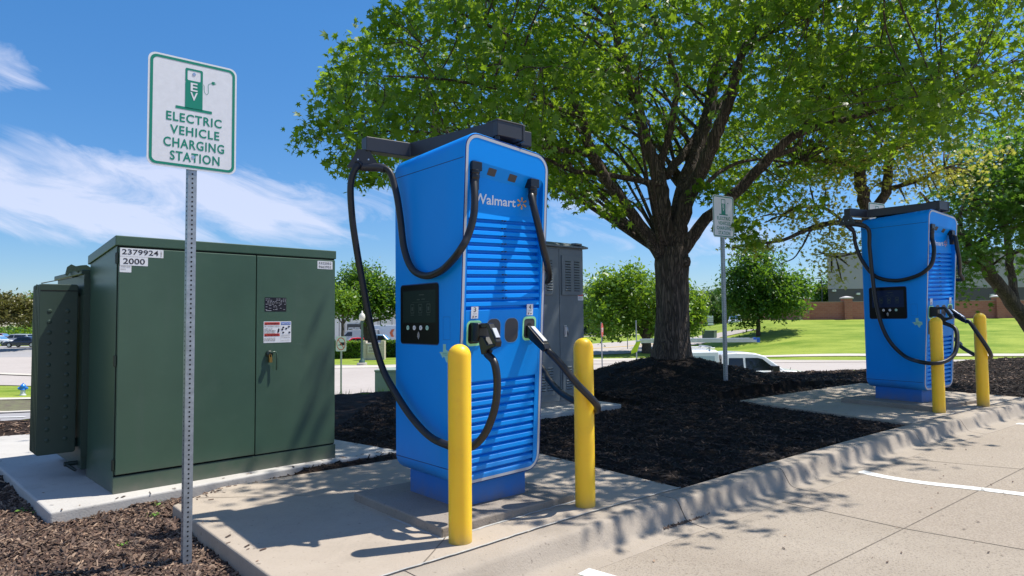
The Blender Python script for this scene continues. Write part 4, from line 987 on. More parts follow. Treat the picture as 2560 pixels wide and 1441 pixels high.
for x_, y_ in ((-.03, .86), (.02, 1.15)):
    mb = MB(); lug = [(0, 0), (.10, 0), (.10, .05), (.06, .075), (.02, .07), (-.02, .06), (-.055, .075), (-.085, .05), (-.095, 0), (-.075, -.01), (-.06, .02), (-.03, .02)]
    mb.prism([(a * .9, b * .9) for a, b in lug], lambda a, b: (x_ + a - .03, y_, 1.60 + b), lambda a, b: (x_ + a - .03, y_ + .012, 1.60 + b)); mb.build('lifting_lug', GREEND, t)
mb = MB(); mb.tube([(-.13, TD + .10, .10), (.12, TD + .10, .10)], .018, 8); mb.tube([(-.12, TD + .1, .10), (-.06, TD + .05, .05)], .012, 8); mb.build('drain_valve', GREENH, t)
mb = MB(); mb.lathe([(0, 0), (.055, 0), (.06, .01), (.06, .05), (.045, .065), (0, .07)], (TW + .003, .26, 1.575), 20, axis='x'); gg = mb.build('gauge', BLACKP, t, smooth='auto')

# ------------------------------------------------------------------ grey switch cabinet behind
GO = (.262, 8.325, .63, .09)
t = thing('switch_cabinet', 'tall grey two-door electrical cabinet with vent panels, behind the near blue charger', 'electrical cabinet', (GO[0], GO[1], GO[3]), GO[2])
GW, GH = .835, 2.04
mb = MB(); mb.box((0, 0, -.05), (GW, .55, GH - .005)); mb.build('enclosure', GREYC, t, bevel=.004)
mb = MB()
roof_r = [(-.05, -.05, GH), (GW + .05, -.06, GH - .012), (GW + .055, .60, GH), (-.05, .60, GH)]
mb.loft([roof_r, [(x, y, z + .022) for x, y, z in roof_r], [(.05, .03, GH + .065), (GW - .07, .02, GH + .055), (GW - .07, .5, GH + .06), (.05, .5, GH + .06)]]); mb.obox((GW - .12, -.02, GH + .045), (.06, .01, 0), (0, .05, .004), (-.001, 0, .012)); mb.build('roof', GREYC, t, bevel=.006)
gp = lambda px, py: loc_plane(px, py, GO, (0, -.012, 0), (0, 1, 0))
for x_a, x_b in ((.008, GW / 2 - .003), (GW / 2 + .003, GW - .008)):
    mb = MB(); mb.box((x_a, -.012, .07), (x_b, -.0005, GH - .03)); dr = mb.build('door', GREYC, t, bevel=.003)
    dr['label'] = 'right door with handle and warning label' if x_a > .1 else 'left door'
    w = x_b - x_a
    for z0_, z1_, nm, dep in ((1.42, 1.93, 'vent_panel', .020), (.16, .58, 'vent_panel', .016)):
        mb = MB(); mb.mi = 0; xa, xb = (x_a + .02, x_b - .10) if x_a < .1 else (x_a + .03, x_b - .04); mb.box((xa, -.012 - dep, z0_), (xb, -.012, z1_)); mb.mi = 1
        for cx in (xa + (xb - xa) * .30, xa + (xb - xa) * .74):
            n_ = int((z1_ - z0_ - .09) / .034)
            for k in range(n_):
                z = z0_ + .05 + k * .034; mb.box((cx - .045, -.012 - dep - .004, z), (cx + .045, -.012 - dep + .001, z + .007))
                mb.mi = 0; mb.add([(cx - .045, -.0125 - dep, z + .024), (cx + .045, -.0125 - dep, z + .024), (cx + .045, -.020 - dep, z + .008), (cx - .045, -.020 - dep, z + .008)], [(0, 1, 2, 3)]); mb.mi = 1
        mb.build(nm, [GREYC, DARKGAP], dr)
hx, _, hz = gp(1413, 828)
mb = MB(); mb.box((hx - .018, -.022, hz - .075), (hx + .022, -.012, hz + .075)); hb = mb.build('handle', SILVER, t, bevel=.003)
mb = MB(); mb.tube([(hx + .002, -.022, hz + .06), (hx + .004, -.05, hz + .05), (hx + .012, -.055, hz - .06)], .008, 8); mb.build('lever', SILVER, hb, smooth=True)
lx_, _, lz_ = gp(1451, 743)
mb = MB(); f_ = lambda out: (lambda a, b: (a, -.0125 - out, b)); mb.mi = 0; quadf(mb, lx_ - .045, lx_ + .045, lz_ - .045, lz_ + .045, f_(.001)); mb.mi = 1; quadf(mb, lx_ - .040, lx_ + .040, lz_ + .012, lz_ + .038, f_(.002)); mb.mi = 2
for z in (-.005, -.018, -.03): quadf(mb, lx_ - .038, lx_ + .03, lz_ + z, lz_ + z + .005, f_(.002))
mb.build('warning_label', [STICKW, REDINK, INKG], t)

# ------------------------------------------------------------------ foliage
STAR = []
for k, (a_, r_) in enumerate([(90, 1.), (64, .42), (42, .92), (18, .36), (-8, .78), (-45, .30), (-90, .42), (-135, .30), (188, .78), (162, .36), (138, .92), (116, .42)]):
    STAR.append((r_ * math.cos(R(a_)), r_ * math.sin(R(a_))))
QUADL = [(0, -1.), (.55, -.1), (.1, 1.), (-.5, .1)]
def leaf_mesh(name, C, size, m, parent, shape=STAR, droop=.35, jit=.4, seed=1):
    g = np.random.default_rng(seed); C = np.asarray(C, dtype=np.float32); n = len(C); k = len(shape)
    nrm = g.normal(size=(n, 3)); nrm[:, 2] = np.abs(nrm[:, 2]) + droop; nrm /= np.linalg.norm(nrm, axis=1)[:, None]
    a = g.normal(size=(n, 3)); a[:, 2] -= .5; u = a - nrm * (a * nrm).sum(1)[:, None]; u /= np.linalg.norm(u, axis=1)[:, None] + 1e-9; v = np.cross(nrm, u)
    sz = size * g.uniform(1 - jit, 1 + jit, size=n)
    S = np.array(shape); 
    bend = (S[:, 0] ** 2 + S[:, 1] ** 2) * -.22
    V = C[:, None, :] + (v[:, None, :] * S[None, :, :1] + u[:, None, :] * S[None, :, 1:2] + nrm[:, None, :] * bend[None, :, None]) * sz[:, None, None]
    me = bpy.data.meshes.new(name); me.vertices.add(n * k); me.vertices.foreach_set('co', V.reshape(-1).astype(np.float32))
    me.loops.add(n * k); me.loops.foreach_set('vertex_index', np.arange(n * k, dtype=np.int32))
    me.polygons.add(n); me.polygons.foreach_set('loop_start', np.arange(0, n * k, k, dtype=np.int32)); me.polygons.foreach_set('loop_total', np.full(n, k, dtype=np.int32))
    me.materials.append(m); me.update(calc_edges=True); me.validate()
    o = bpy.data.objects.new(name, me); COL.objects.link(o); o.parent = parent; return o
def pxy(p):
    q = np.asarray(p) - CAMP; d = q @ fw; return 1280 + F * (q @ RT) / d, 720.5 - F * (q @ UP) / d
def W(px, py, Y): p = atY(px, py, Y); return Vector((float(p[0]), float(p[1]), float(p[2])))
def limb_tube(mb, pts, seg=10, n=6, wob=.02):
    P = catmull([(p[0].x, p[0].y, p[0].z) for p in pts], n); rr = []
    for i in range(len(pts) - 1):
        for k in range(n): t_ = k / n; rr.append(pts[i][1] * (1 - t_) + pts[i + 1][1] * t_)
    rr.append(pts[-1][1])
    P = [p + Vector((rng.uniform(-1, 1), rng.uniform(-1, 1), rng.uniform(-.5, .5))) * min(wob, r * .35) for p, r in zip(P, rr)]
    mb.tube(P, rr, seg); return list(zip(P, rr))

# the big shade tree
shade = thing('shade_tree', 'big shade tree with thick furrowed trunk on the mulch mound between the two chargers', 'tree', (0, 0, 0))
limbs = [
 [(1655, 640, 11.0, .15), (1610, 575, 10.85, .115), (1530, 470, 10.6, .10), (1482, 388, 10.4, .095), (1457, 300, 10.2, .08), (1420, 220, 10.0, .065), (1340, 150, 9.7, .05), (1250, 80, 9.3, .035), (1120, 20, 8.8, .02)],
 [(1483, 388, 10.4, .06), (1400, 374, 10.2, .05), (1320, 366, 10.0, .04), (1200, 360, 9.7, .03), (1050, 330, 9.2, .022), (900, 330, 8.8, .012)],
 [(1650, 462, 11.0, .07), (1560, 445, 10.8, .05), (1480, 432, 10.6, .045), (1430, 428, 10.4, .04), (1370, 400, 10.2, .03), (1290, 380, 10., .02)],
 [(1668, 640, 11.05, .19), (1655, 530, 11.05, .17), (1643, 430, 11.1, .14), (1612, 350, 11.2, .11), (1590, 250, 11.2, .09), (1550, 120, 11.2, .07), (1520, 0, 11.2, .06), (1500, -250, 11.2, .04)],
 [(1650, 420, 11.1, .08), (1665, 360, 11.0, .07), (1682, 300, 10.8, .06), (1690, 200, 10.5, .05), (1640, 60, 10.2, .035), (1560, -60, 9.6, .02)],
 [(1692, 640, 11.0, .17), (1700, 560, 10.95, .15), (1732, 470, 10.8, .135), (1768, 390, 10.65, .125), (1802, 310, 10.5, .11), (1828, 235, 10.4, .10), (1850, 150, 10.2, .08), (1890, 60, 9.9, .065), (1930, -60, 9.4, .05), (1980, -250, 8.8, .03)],
 [(1685, 620, 11.1, .18), (1700, 500, 11.3, .16), (1735, 400, 11.5, .15), (1765, 300, 11.7, .13), (1790, 180, 11.9, .11), (1830, 60, 12.2, .09), (1880, -120, 12.5, .06)],
 [(1665, 440, 11.2, .09), (1700, 395, 11.4, .085), (1740, 340, 11.7, .08), (1800, 260, 12.2, .06), (1850, 180, 12.8, .04)],
 [(1702, 630, 11.0, .14), (1755, 560, 10.9, .11), (1850, 470, 10.8, .10), (1925, 395, 10.6, .09), (1985, 340, 10.4, .075), (2090, 305, 10.1, .055), (2240, 270, 9.7, .04), (2400, 240, 9.2, .02)],
 [(1930, 392, 10.6, .05), (1990, 370, 10.7, .05), (2005, 335, 10.8, .04), (2040, 250, 11.0, .03), (2100, 150, 11.2, .02)],
 [(1760, 470, 11.1, .05), (1800, 430, 11.4, .04), (1880, 400, 11.8, .03), (2000, 410, 12.3, .02)],
 [(1870, 120, 10.1, .05), (1960, 60, 9.2, .04), (2080, 0, 8.3, .035), (2250, -120, 7.2, .025), (2500, -300, 6.0, .015)],
 [(1450, 290, 10.2, .045), (1390, 270, 9.6, .035), (1280, 230, 8.9, .03), (1120, 200, 8.3, .02), (960, 190, 7.9, .01)],
]
mb = MB(); nodes = []
base = W(1678, 935, 11.05); 
tr_pts = [(W(1679, 945, 11.05), .47), (W(1679, 922, 11.05), .40), (W(1679, 895, 11.05), .33), (W(1680, 850, 11.05), .285), (W(1681, 780, 11.05), .262), (W(1680, 710, 11.05), .262), (W(1680, 660, 11.05), .28), (W(1680, 620, 11.05), .25)]
P = catmull([tuple(p) for p, _ in tr_pts], 6); rr = [tr_pts[i][1] * (1 - k / 6) + tr_pts[i + 1][1] * k / 6 for i in range(len(tr_pts) - 1) for k in range(6)] + [.25]
rings = []
SEG = 40
for p, r in zip(P, rr):
    fl = max(0, (r - .262) / .2)
    rings.append([(p.x + math.cos(2 * math.pi * k / SEG) * r * (1 + fl * .22 * math.sin(5 * 2 * math.pi * k / SEG + 1) + .035 * math.sin(9 * 2 * math.pi * k / SEG + p.z * 3) + .015 * math.sin(23 * 2 * math.pi * k / SEG + p.z * 9)), p.y + math.sin(2 * math.pi * k / SEG) * r * (1 + fl * .22 * math.sin(5 * 2 * math.pi * k / SEG + 1) + .035 * math.sin(9 * 2 * math.pi * k / SEG + p.z * 3)), p.z) for k in range(SEG)])
mb.loft(rings)
for l in limbs:
    nodes += [(p, r) for p, r in limb_tube(mb, [(W(a, b, c), d * .87) for a, b, c, d in l], 12, 6)]
mb.lathe([(.02, -.09), (.085, -.07), (.10, 0), (.085, .07), (.02, .09)], tuple(W(1712, 655, 10.86)), 12)
trunk = mb.build('trunk', BARK, shade, smooth=True)
def interp(poly, x):
    if x <= poly[0][0]: return poly[0][1]
    for (a, b), (c, d) in zip(poly, poly[1:]):
        if x <= c: return b + (d - b) * (x - a) / (c - a)
    return poly[-1][1]
BOT = [(760, 330), (800, 350), (850, 405), (930, 440), (960, 430), (1000, 385), (1200, 410), (1370, 470), (1450, 505), (1540, 505), (1590, 440), (1640, 405), (1720, 405), (1780, 460), (1850, 540), (1900, 490), (2000, 480), (2100, 440), (2200, 395), (2350, 350), (2560, 330), (3000, 300)]
LEFT = [(-900, 1150), (-300, 1060), (0, 985), (60, 950), (105, 900), (150, 880), (190, 830), (230, 850), (270, 840), (300, 815), (350, 790), (400, 860), (460, 900)]
def crown_ok(p):
    x, y = pxy(p)
    return x > interp(LEFT, y) + 12 and y < interp(BOT, x) - 10
centers = []
g = np.random.default_rng(5)
cx, cy = 3.1, 10.3
LIMPX = np.array([(*pxy(tuple(p)), p.y) for p, r in nodes if r > .062])
while len(centers) < 2250:
    a = g.uniform(0, 2 * math.pi); rad = 6.6 * math.sqrt(g.uniform(.02, 1)); x, y = cx + rad * math.cos(a), cy + rad * .97 * math.sin(a)
    zt = 4.4 + 5.6 * math.sqrt(max(0, 1 - (rad / 6.7) ** 2)); zb = 3.9 - 1.35 * (rad / 6.6) ** 1.3
    z = zb + (zt - zb) * g.uniform(0, 1) ** 1.35
    if rad < 2.0 and z < 4.3: continue
    if y < 6 and z < 3.4: continue
    if math.sin(x * 1.9 + y * 1.3) * math.sin(y * 1.7 - z * 1.1) * math.sin(z * 2.1 + x) > .22: continue
    if math.sin(x * 3.7 - y * 1.1 + 2) * math.sin(y * 3.1 + z * 1.7) * math.sin(z * 3.9 - x) > .30: continue
    p = (x, y, z)
    if not crown_ok(p): continue
    if y < 7.2 and pxy(p)[1] > -60: continue
    q_ = pxy(p); dd = np.hypot(LIMPX[:, 0] - q_[0], LIMPX[:, 1] - q_[1]); near_ = (dd < 46) & (LIMPX[:, 2] > y - .3)
    if near_.any() and LIMPX[near_][:, 1].max() > 190 and g.uniform() < .86: continue
    bad = False
    for zz, xr in ((.2, -1.75), (1., -1.9), (1.7, -1.75)):
        qx, qy = x - .48 * (z - zz), y - .155 * (z - zz)
        if -3.7 < qx < xr and 4.0 < qy < 6.6: bad = True
    if bad: continue
    fx, fy = x - .48 * z, y - .155 * z
    if math.sin(fx * 2.9 + 1) * math.sin(fy * 2.7 + .5) > .80: continue
    # keep the sun on the front of the chargers and on the lot
    gx, gy = x - .48 * (z - 1.2), y - .155 * (z - 1.2)
    if -1.3 < gx < .45 and gy < 4.9: continue
    hx, hy = x - .48 * (z + .1), y - .155 * (z + .1)
    lim = 3.9 + .60 * hx if hx < 4 else 6.3 + 1.15 * (hx - 4)
    if hx < 1.05: lim += .42
    elif hx < 3.2: lim -= .32
    if hy < lim - .55 or (hy < lim + .35 and math.sin(hx * 2.6) * math.sin(hy * 3.1 + 1) < .15): continue
    if hx > 6.6: continue
    centers.append(p)
centers = np.array(centers)
# extra tufts along the hanging edges
tufts = []
for px, py, Y in [(790, 345, 8.6), (815, 240, 8.6), (825, 320, 8.5), (845, 195, 8.5), (870, 140, 8.3), (900, 400, 8.9), (925, 432, 9.2), (905, 440, 9.3), (945, 425, 9.2), (860, 390, 8.8), (975, 60, 8.2), (1000, 20, 8.2), (945, 110, 8.2), (1440, 500, 9.8), (1460, 470, 9.9), (1530, 530, 10.1), (1545, 515, 10.), (1390, 480, 9.7), (1410, 455, 9.8), (1850, 590, 10.0), (1840, 560, 10.), (1870, 540, 10.), (1770, 490, 10.2), (1795, 470, 10.2), (1930, 500, 10.1), (2020, 500, 10.), (1880, 600, 10.1), (830, 280, 8.6), (800, 300, 8.6)]:
    for k in range(2): tufts.append(np.array(W(px, py, Y)) + g.normal(size=3) * .08)
tufts = np.array(tufts)
def scatter(cs, per, rad, g):
    n = len(cs) * per; o = np.repeat(cs, per, axis=0); d = np.clip(g.normal(size=(n, 3)), -1.7, 1.7) * np.array([1, 1, .62]) * rad * .55
    return o + d
L1 = scatter(centers, 34, .42, g); L2 = scatter(tufts, 26, .26, g)
AL = np.vstack([L1, L2])
leaf_mesh('crown', AL, .074, LEAF, shade, seed=3, jit=.45)
# secondary branches and twigs
mb = MB()
NP_ = np.array([tuple(p) for p, r in nodes]); sec = []
pick = g.choice(len(centers), 260, replace=False)
for i in pick:
    c = centers[i]; dxy = np.hypot(NP_[:, 0] - c[0], NP_[:, 1] - c[1]); d = np.linalg.norm(NP_ - c, axis=1) + 2.2 * np.maximum(0, NP_[:, 2] - (c[2] - .75 * dxy)); j = int(np.argmin(d))
    if d[j] < .3: continue
    a = Vector(NP_[j]); b = Vector(c); mid = (a + b) / 2 + Vector((g.normal() * .15, g.normal() * .15, .10 * (b - a).length)); r = min(.035, nodes[j][1] * .6)
    pts = catmull([a, mid, b], 4); mb.tube(pts, [r + (.008 - r) * k / (len(pts) - 1) for k in range(len(pts))], 6); sec += [tuple(p) for p in pts[2:]]
SP = np.array(sec + [tuple(p) for p, r in nodes])
for i in range(0, len(centers), 2):
    c = centers[i]; d = np.linalg.norm(SP - c, axis=1); j = int(np.argmin(d))
    if d[j] < .15 or d[j] > 1.6: continue
    a = Vector(SP[j]); b = Vector(c); mid = (a + b) / 2 + Vector((g.normal() * .06, g.normal() * .06, .04)); mb.tube([a, mid, b], [.008, .006, .003], 4)
for c in tufts:
    d = np.linalg.norm(SP - c, axis=1); j = int(np.argmin(d)); a = Vector(SP[j]); b = Vector(c); mb.tube([a, (a + b) / 2 + Vector((0, 0, .05)), b], [.01, .007, .003], 4)
mb.build('branches', BARK, shade)

# generic tree
def tree(name, label, limbs_px, ells, nclump, per, lsize, lm, seed, shape=QUADL, group=None, clump=.5, twigs=True, trunk_mat=None, hollow=.35, flat=.8):
    """limbs_px: list of [(px,py,Y,r)...]; ells: list of (px,py,Y,rx,ry,rz) crown lobes in metres"""
    t = thing(name, label, 'tree', group=group); g = np.random.default_rng(seed); mb = MB(); nd = []
    for l in limbs_px: nd += limb_tube(mb, [((Vector(a) if len(a) == 3 and not isinstance(a, tuple) else W(a[0], a[1], a[2])), a[3]) for a in l], 8, 5, .03)
    cs = []
    w = np.array([e[3] * e[4] * e[5] for e in ells]) ** .7; w = w / w.sum()
    for i in range(nclump):
        e = ells[g.choice(len(ells), p=w)]; c = np.array(W(e[0], e[1], e[2])); d = g.normal(size=3); d /= np.linalg.norm(d); rr_ = g.uniform(hollow, 1) ** .6
        rr_ *= 1 + .34 * math.sin(d[0] * 5.3 + seed) * math.sin(d[2] * 5.7 + d[1] * 4 + seed * 2)
        cs.append(c + d * rr_ * np.array(e[3:6]))
    cs = np.array(cs)
    NPn = np.array([tuple(p) for p, r in nd])
    if twigs:
        for i in range(0, len(cs), max(1, len(cs) // 90)):
            c = cs[i]; d = np.linalg.norm(NPn - c, axis=1); j = int(np.argmin(d)); a = Vector(NPn[j]); b = Vector(c); mb.tube([a, (a + b) / 2 + Vector((0, 0, .05 * d[j])), b], [min(nd[j][1] * .5, .05), .02, .008], 5)
    mb.build('trunk', trunk_mat or BARK, t, smooth=True)
    n = len(cs) * per; pos = np.repeat(cs, per, axis=0) + np.clip(g.normal(size=(n, 3)), -1.9, 1.9) * np.array([1, 1, flat]) * clump * .42 * np.repeat(g.uniform(.55, 1.35, size=(len(cs), 1)), per, axis=0)
    leaf_mesh('crown', pos, lsize, lm, t, shape=shape, seed=seed); return t
BGT = 'background trees across the road'
# sparse young-leaved tree behind the far charger
tree('pale_leaved_tree', 'sparse tree with pale yellow-green young leaves and thin dark boughs behind the farther charger',
     [[(2200, 900, 13.5, .17), (2180, 700, 13.5, .15), (2168, 540, 13.5, .13), (2150, 450, 13.5, .12), (2140, 380, 13.6, .10), (2120, 300, 13.8, .07), (2100, 200, 14., .04)],
      [(2168, 540, 13.5, .10), (2215, 480, 13.6, .10), (2220, 410, 13.7, .085), (2245, 360, 13.8, .06), (2280, 280, 14., .04)], [(2145, 430, 13.5, .08), (2185, 385, 13.4, .06), (2240, 370, 13.2, .045), (2320, 350, 13., .03)],
      [(2142, 420, 13.5, .07), (2080, 410, 13.2, .05), (2010, 400, 12.8, .04), (1940, 420, 12.4, .02)], [(2180, 560, 13.4, .06), (2110, 555, 12.9, .05), (2030, 570, 12.5, .045), (1960, 600, 12.1, .03), (1890, 610, 11.9, .018), (1830, 620, 11.8, .01)],
      [(2110, 555, 12.9, .03), (2060, 520, 12.7, .03), (2000, 520, 12.5, .02), (1950, 540, 12.2, .012)], [(2030, 570, 12.5, .022), (1990, 640, 12.2, .012), (1950, 660, 12.1, .008)], [(2175, 620, 13.3, .03), (2110, 640, 12.9, .018), (2060, 640, 12.6, .01)],
      [(2230, 470, 13.6, .05), (2300, 450, 13.4, .04), (2360, 420, 13.2, .02)]],
     [(2000, 540, 12.5, 1.0, .8, .45), (2080, 600, 12.8, .8, .8, .5), (1900, 610, 11.9, .7, .5, .22), (2150, 400, 13.5, 1.6, 1.2, .9), (2300, 380, 13.4, 1.3, 1.2, .9), (2060, 430, 12.9, 1.0, 1., .6), (2080, 680, 12.7, .35, .4, .35), (2330, 450, 13.2, .9, .9, .5)],
     520, 11, .052, LEAF_Y, 21, shape=STAR, clump=.30, hollow=.05)
tree('dark_leaved_tree', 'dense dark green tree leaning in from the right edge behind the rightmost bollard',
     [[(2700, 1000, 21, .30), (2620, 880, 20.5, .26), (2560, 795, 20, .22), (2490, 705, 19.6, .19), (2440, 630, 19.2, .16), (2400, 590, 19., .12), (2350, 540, 18.8, .07), (2300, 480, 18.6, .03)],
      [(2540, 765, 20, .12), (2525, 660, 20.2, .11), (2515, 560, 20.4, .09), (2500, 450, 20.6, .06)], [(2480, 690, 19.6, .09), (2430, 660, 19.3, .07), (2380, 650, 19., .05), (2330, 670, 18.8, .03)], [(2440, 625, 19.2, .06), (2400, 560, 19.2, .05), (2420, 480, 19.4, .04)],
      [(2600, 850, 20.4, .15), (2620, 700, 20.6, .13), (2640, 560, 21, .1)]],
     [(2480, 470, 19.6, 2.0, 1.8, 1.5), (2560, 400, 19.6, 2.0, 1.8, 1.5), (2420, 600, 19., 1.0, 1.2, 1.1), (2560, 580, 19.4, 1.2, 1.4, 1.0), (2360, 640, 18.8, .9, .9, .9), (2350, 720, 18.8, .55, .7, .55), (2640, 450, 20.5, 2.4, 2.2, 2.2), (2700, 620, 21, 1.5, 1.8, 1.4)],
     700, 26, .10, LEAF_D, 22, shape=STAR, clump=.62)
tree('live_oak', 'rounded green tree left of the big trunk, shading the grass by the road',
     [[(1618, 905, 55, .55), (1617, 880, 55, .42), (1616, 850, 55, .36), (1612, 800, 55, .3), (1600, 740, 55, .2)], [(1616, 850, 55, .2), (1570, 790, 55, .16), (1530, 740, 55, .1)], [(1616, 850, 55, .2), (1650, 780, 55, .12)]],
     [(1600, 745, 55, 3.4, 3., 2.5), (1540, 790, 54.5, 2.7, 2.6, 1.7), (1525, 735, 55, 2., 2., 1.3), (1650, 780, 55, 2.2, 2.2, 2.), (1560, 700, 55, 2.2, 2., 1.2)],
     520, 26, .17, LEAF_B, 23, clump=1.1, group=BGT)
tree('yellow_green_tree', 'bright yellow-green tree just right of the big trunk, beyond the road',
     [[(1700, 870, 60, .25), (1705, 800, 60, .2), (1712, 740, 60, .12)]],
     [(1715, 790, 60, 1.9, 1.8, 2.2), (1725, 750, 60, 1.3, 1.3, 1.4), (1690, 740, 60, 1.4, 1.5, 1.4)], 190, 24, .16, LEAF_B, 24, clump=.9, group=BGT)
tree('lawn_oak', 'round dark green tree on the lawn slope behind the second sign',
     [[(1896, 850, 63, .24), (1896, 820, 63, .20), (1896, 780, 63, .16), (1900, 720, 63, .1)]],
     [(1905, 720, 63, 3.3, 3.2, 2.9), (1870, 770, 63, 2.2, 2.3, 1.9), (1950, 740, 63, 2.6, 2.4, 2.2), (1880, 650, 63, 2.0, 2., 1.9), (1990, 710, 63, 1.3, 1.4, 1.4), (1840, 720, 63, 1.2, 1.4, 2.)],
     620, 28, .16, LEAF_D, 25, clump=1.0, group=BGT)
tree('road_oak', 'spreading green tree with bent trunk over the stone entrance sign',
     [[(923, 872, 66, .45), (920, 850, 66, .36), (914, 820, 66, .30), (917, 800, 66, .28), (912, 770, 66, .2), (900, 730, 66, .12)], [(917, 800, 66, .2), (890, 790, 66, .13), (865, 778, 66, .1)], [(918, 805, 66, .2), (945, 800, 66, .13), (975, 793, 66, .1), (990, 775, 66, .06)], [(917, 800, 66, .2), (940, 770, 66, .12)]],
     [(910, 735, 66, 2.9, 2.8, 2.4), (870, 740, 66, 2.3, 2.4, 1.9), (955, 745, 66, 2.2, 2.3, 1.8), (900, 690, 66, 1.6, 1.6, 1.2), (1010, 750, 66, 2., 2., 1.6)],
     560, 26, .17, LEAF_D, 26, clump=.95, group=BGT)
tree('slender_tree', 'small slender grey-trunked tree right of the transformer, in front of the pale building',
     [[(857, 900, 61, .2), (857, 850, 61, .15), (857, 810, 61, .13), (856, 770, 61, .1)], [(857, 812, 61, .08), (868, 795, 61, .05), (872, 780, 61, .04)], [(857, 812, 61, .07), (847, 798, 61, .05), (838, 795, 61, .03)]],
     [(856, 752, 61, 1.4, 1.4, 1.1), (840, 770, 61, 1.0, 1.1, .6)], 110, 24, .14, LEAF_B, 27, clump=.7, group=BGT)
tree('olive_tree', 'olive-brown leaved tree at the left edge above the parked cars',
     [[(-30, 900, 80, .4), (-28, 840, 80, .3), (-20, 800, 80, .2)], [(-28, 830, 80, .2), (20, 795, 80, .12), (60, 790, 80, .08)]],
     [(10, 770, 80, 3.4, 3., 1.6), (60, 790, 80, 2.6, 2.2, 1.1), (-40, 780, 80, 3., 3., 2.), (60, 762, 80, 1.8, 1.8, .9), (20, 745, 80, 1.2, 1.2, .6)], 300, 22, .2, LEAF_O, 28, clump=1.0, group=BGT)
tree('bright_tree', 'bright green tree peeking beside the radiator fins of the transformer',
     [[(95, 880, 84, .35), (95, 820, 84, .25), (95, 790, 84, .15)]], [(88, 768, 84, 1.8, 2., 1.6), (110, 775, 84, 2.4, 2., 1.8)], 170, 22, .2, LEAF_B, 29, clump=1.0, group=BGT)
far = []
for i, (px, py, Y, rx, rz, lm, lb) in enumerate([
    (70, 838, 150, 4.2, 2.6, LEAF_B, 'light green far tree behind the dark parked saloon car'), (30, 842, 155, 3.2, 2.2, LEAF_D, 'dark far tree behind the silver parked estate car'), (-20, 845, 150, 4., 2.4, LEAF_F, 'pale far tree at the left edge of the picture, behind the cars'),
    (1775, 762, 118, 4.2, 3.0, LEAF_F, 'mid green far tree above the small red brick building'), (1808, 770, 122, 3.6, 3.2, LEAF_F, 'loose far tree just left of the second sign post'), (1490, 775, 90, 2.6, 4.2, LEAF_F, 'tall light green tree right beside the grey cabinet, far behind'),
    (2040, 745, 150, 3.6, 2.6, LEAF_F, 'small far tree between the lawn oak and the grey warehouse'), (2062, 735, 135, 2.0, 3.4, LEAF_D, 'narrow far tree at the left corner of the grey warehouse'), (2000, 752, 160, 4., 2.2, LEAF_F, 'low far tree showing over the brick wall beside the lawn oak')]):
    far.append(tree('far_tree', lb, [[(px, py + 60, Y, .3), (px, py + 20, Y, .22), (px, py - 10, Y, .12)]], [(px, py, Y, rx, rx, rz), (px + 12, py + 12, Y, rx * .7, rx * .7, rz * .7), (px - 14, py + 8, Y, rx * .7, rx * .7, rz * .7)], 120, 20, .30, lm, 40 + i, clump=1.5, group='far trees on the skyline', twigs=False))

# distant wood that reads as one band on the skyline
g = np.random.default_rng(99); wc = []
for k in range(420):
    a_ = g.uniform(-1.25, 1.15); d_ = g.uniform(190, 235); x, y = d_ * math.sin(a_), d_ * math.cos(a_); h_ = 3.2 + 2.2 * math.sin(a_ * 17) * math.sin(a_ * 41) + g.uniform(-.6, 1.)
    n_ = 26; wc.append(np.array([x, y, T(x, y) + h_ * .55]) + np.clip(g.normal(size=(n_, 3)), -1.7, 1.7) * np.array([3.2, 2., h_ * .38]))
far_wood = leaf_mesh('far_wood', np.vstack(wc), .8, LEAF_F, None, shape=QUADL, seed=98); stuff(far_wood, 'hazy far-off wood along the skyline', 'wood')
# hedges
def hedge(label, x0, x1, pyt, pyb, Y, lm, seed):
    t = thing('hedge', label, 'hedge', group='clipped hedges by the stone sign'); a = W(x0, pyb, Y); b = W(x1, pyt, Y); g = np.random.default_rng(seed)
    mb = MB(); zg = T(a.x, Y) - .1; mb.box((a.x + .1, Y + .1, zg), (b.x - .1, Y + 1.0, b.z - .12)); mb.build('stems', mat('hedge_stems', (.02, .03, .01), .9), t)
    n = 2600; u = g.uniform(size=(n, 3)); f = g.integers(0, 3, size=n); u[f == 0, 1] = 0; u[f == 1, 2] = 1
    pos = np.stack([a.x + u[:, 0] * (b.x - a.x), Y + u[:, 1] * 1.1, zg + .1 + u[:, 2] * (b.z - zg - .1)], 1) + g.normal(size=(n, 3)) * .06
    leaf_mesh('leaves', pos, .11, lm, t, shape=QUADL, seed=seed); return t
hedge('bright green clipped hedge behind the no trucks sign', 820, 906, 856, 880, 60, LEAF_B, 61)
hedge('dark green clipped hedge right of the stone entrance sign', 953, 1050, 853, 878, 60, LEAF_D, 62)
hedge('low dark hedge in front of the small red brick building', 1745, 1828, 812, 826, 108, LEAF_D, 63)

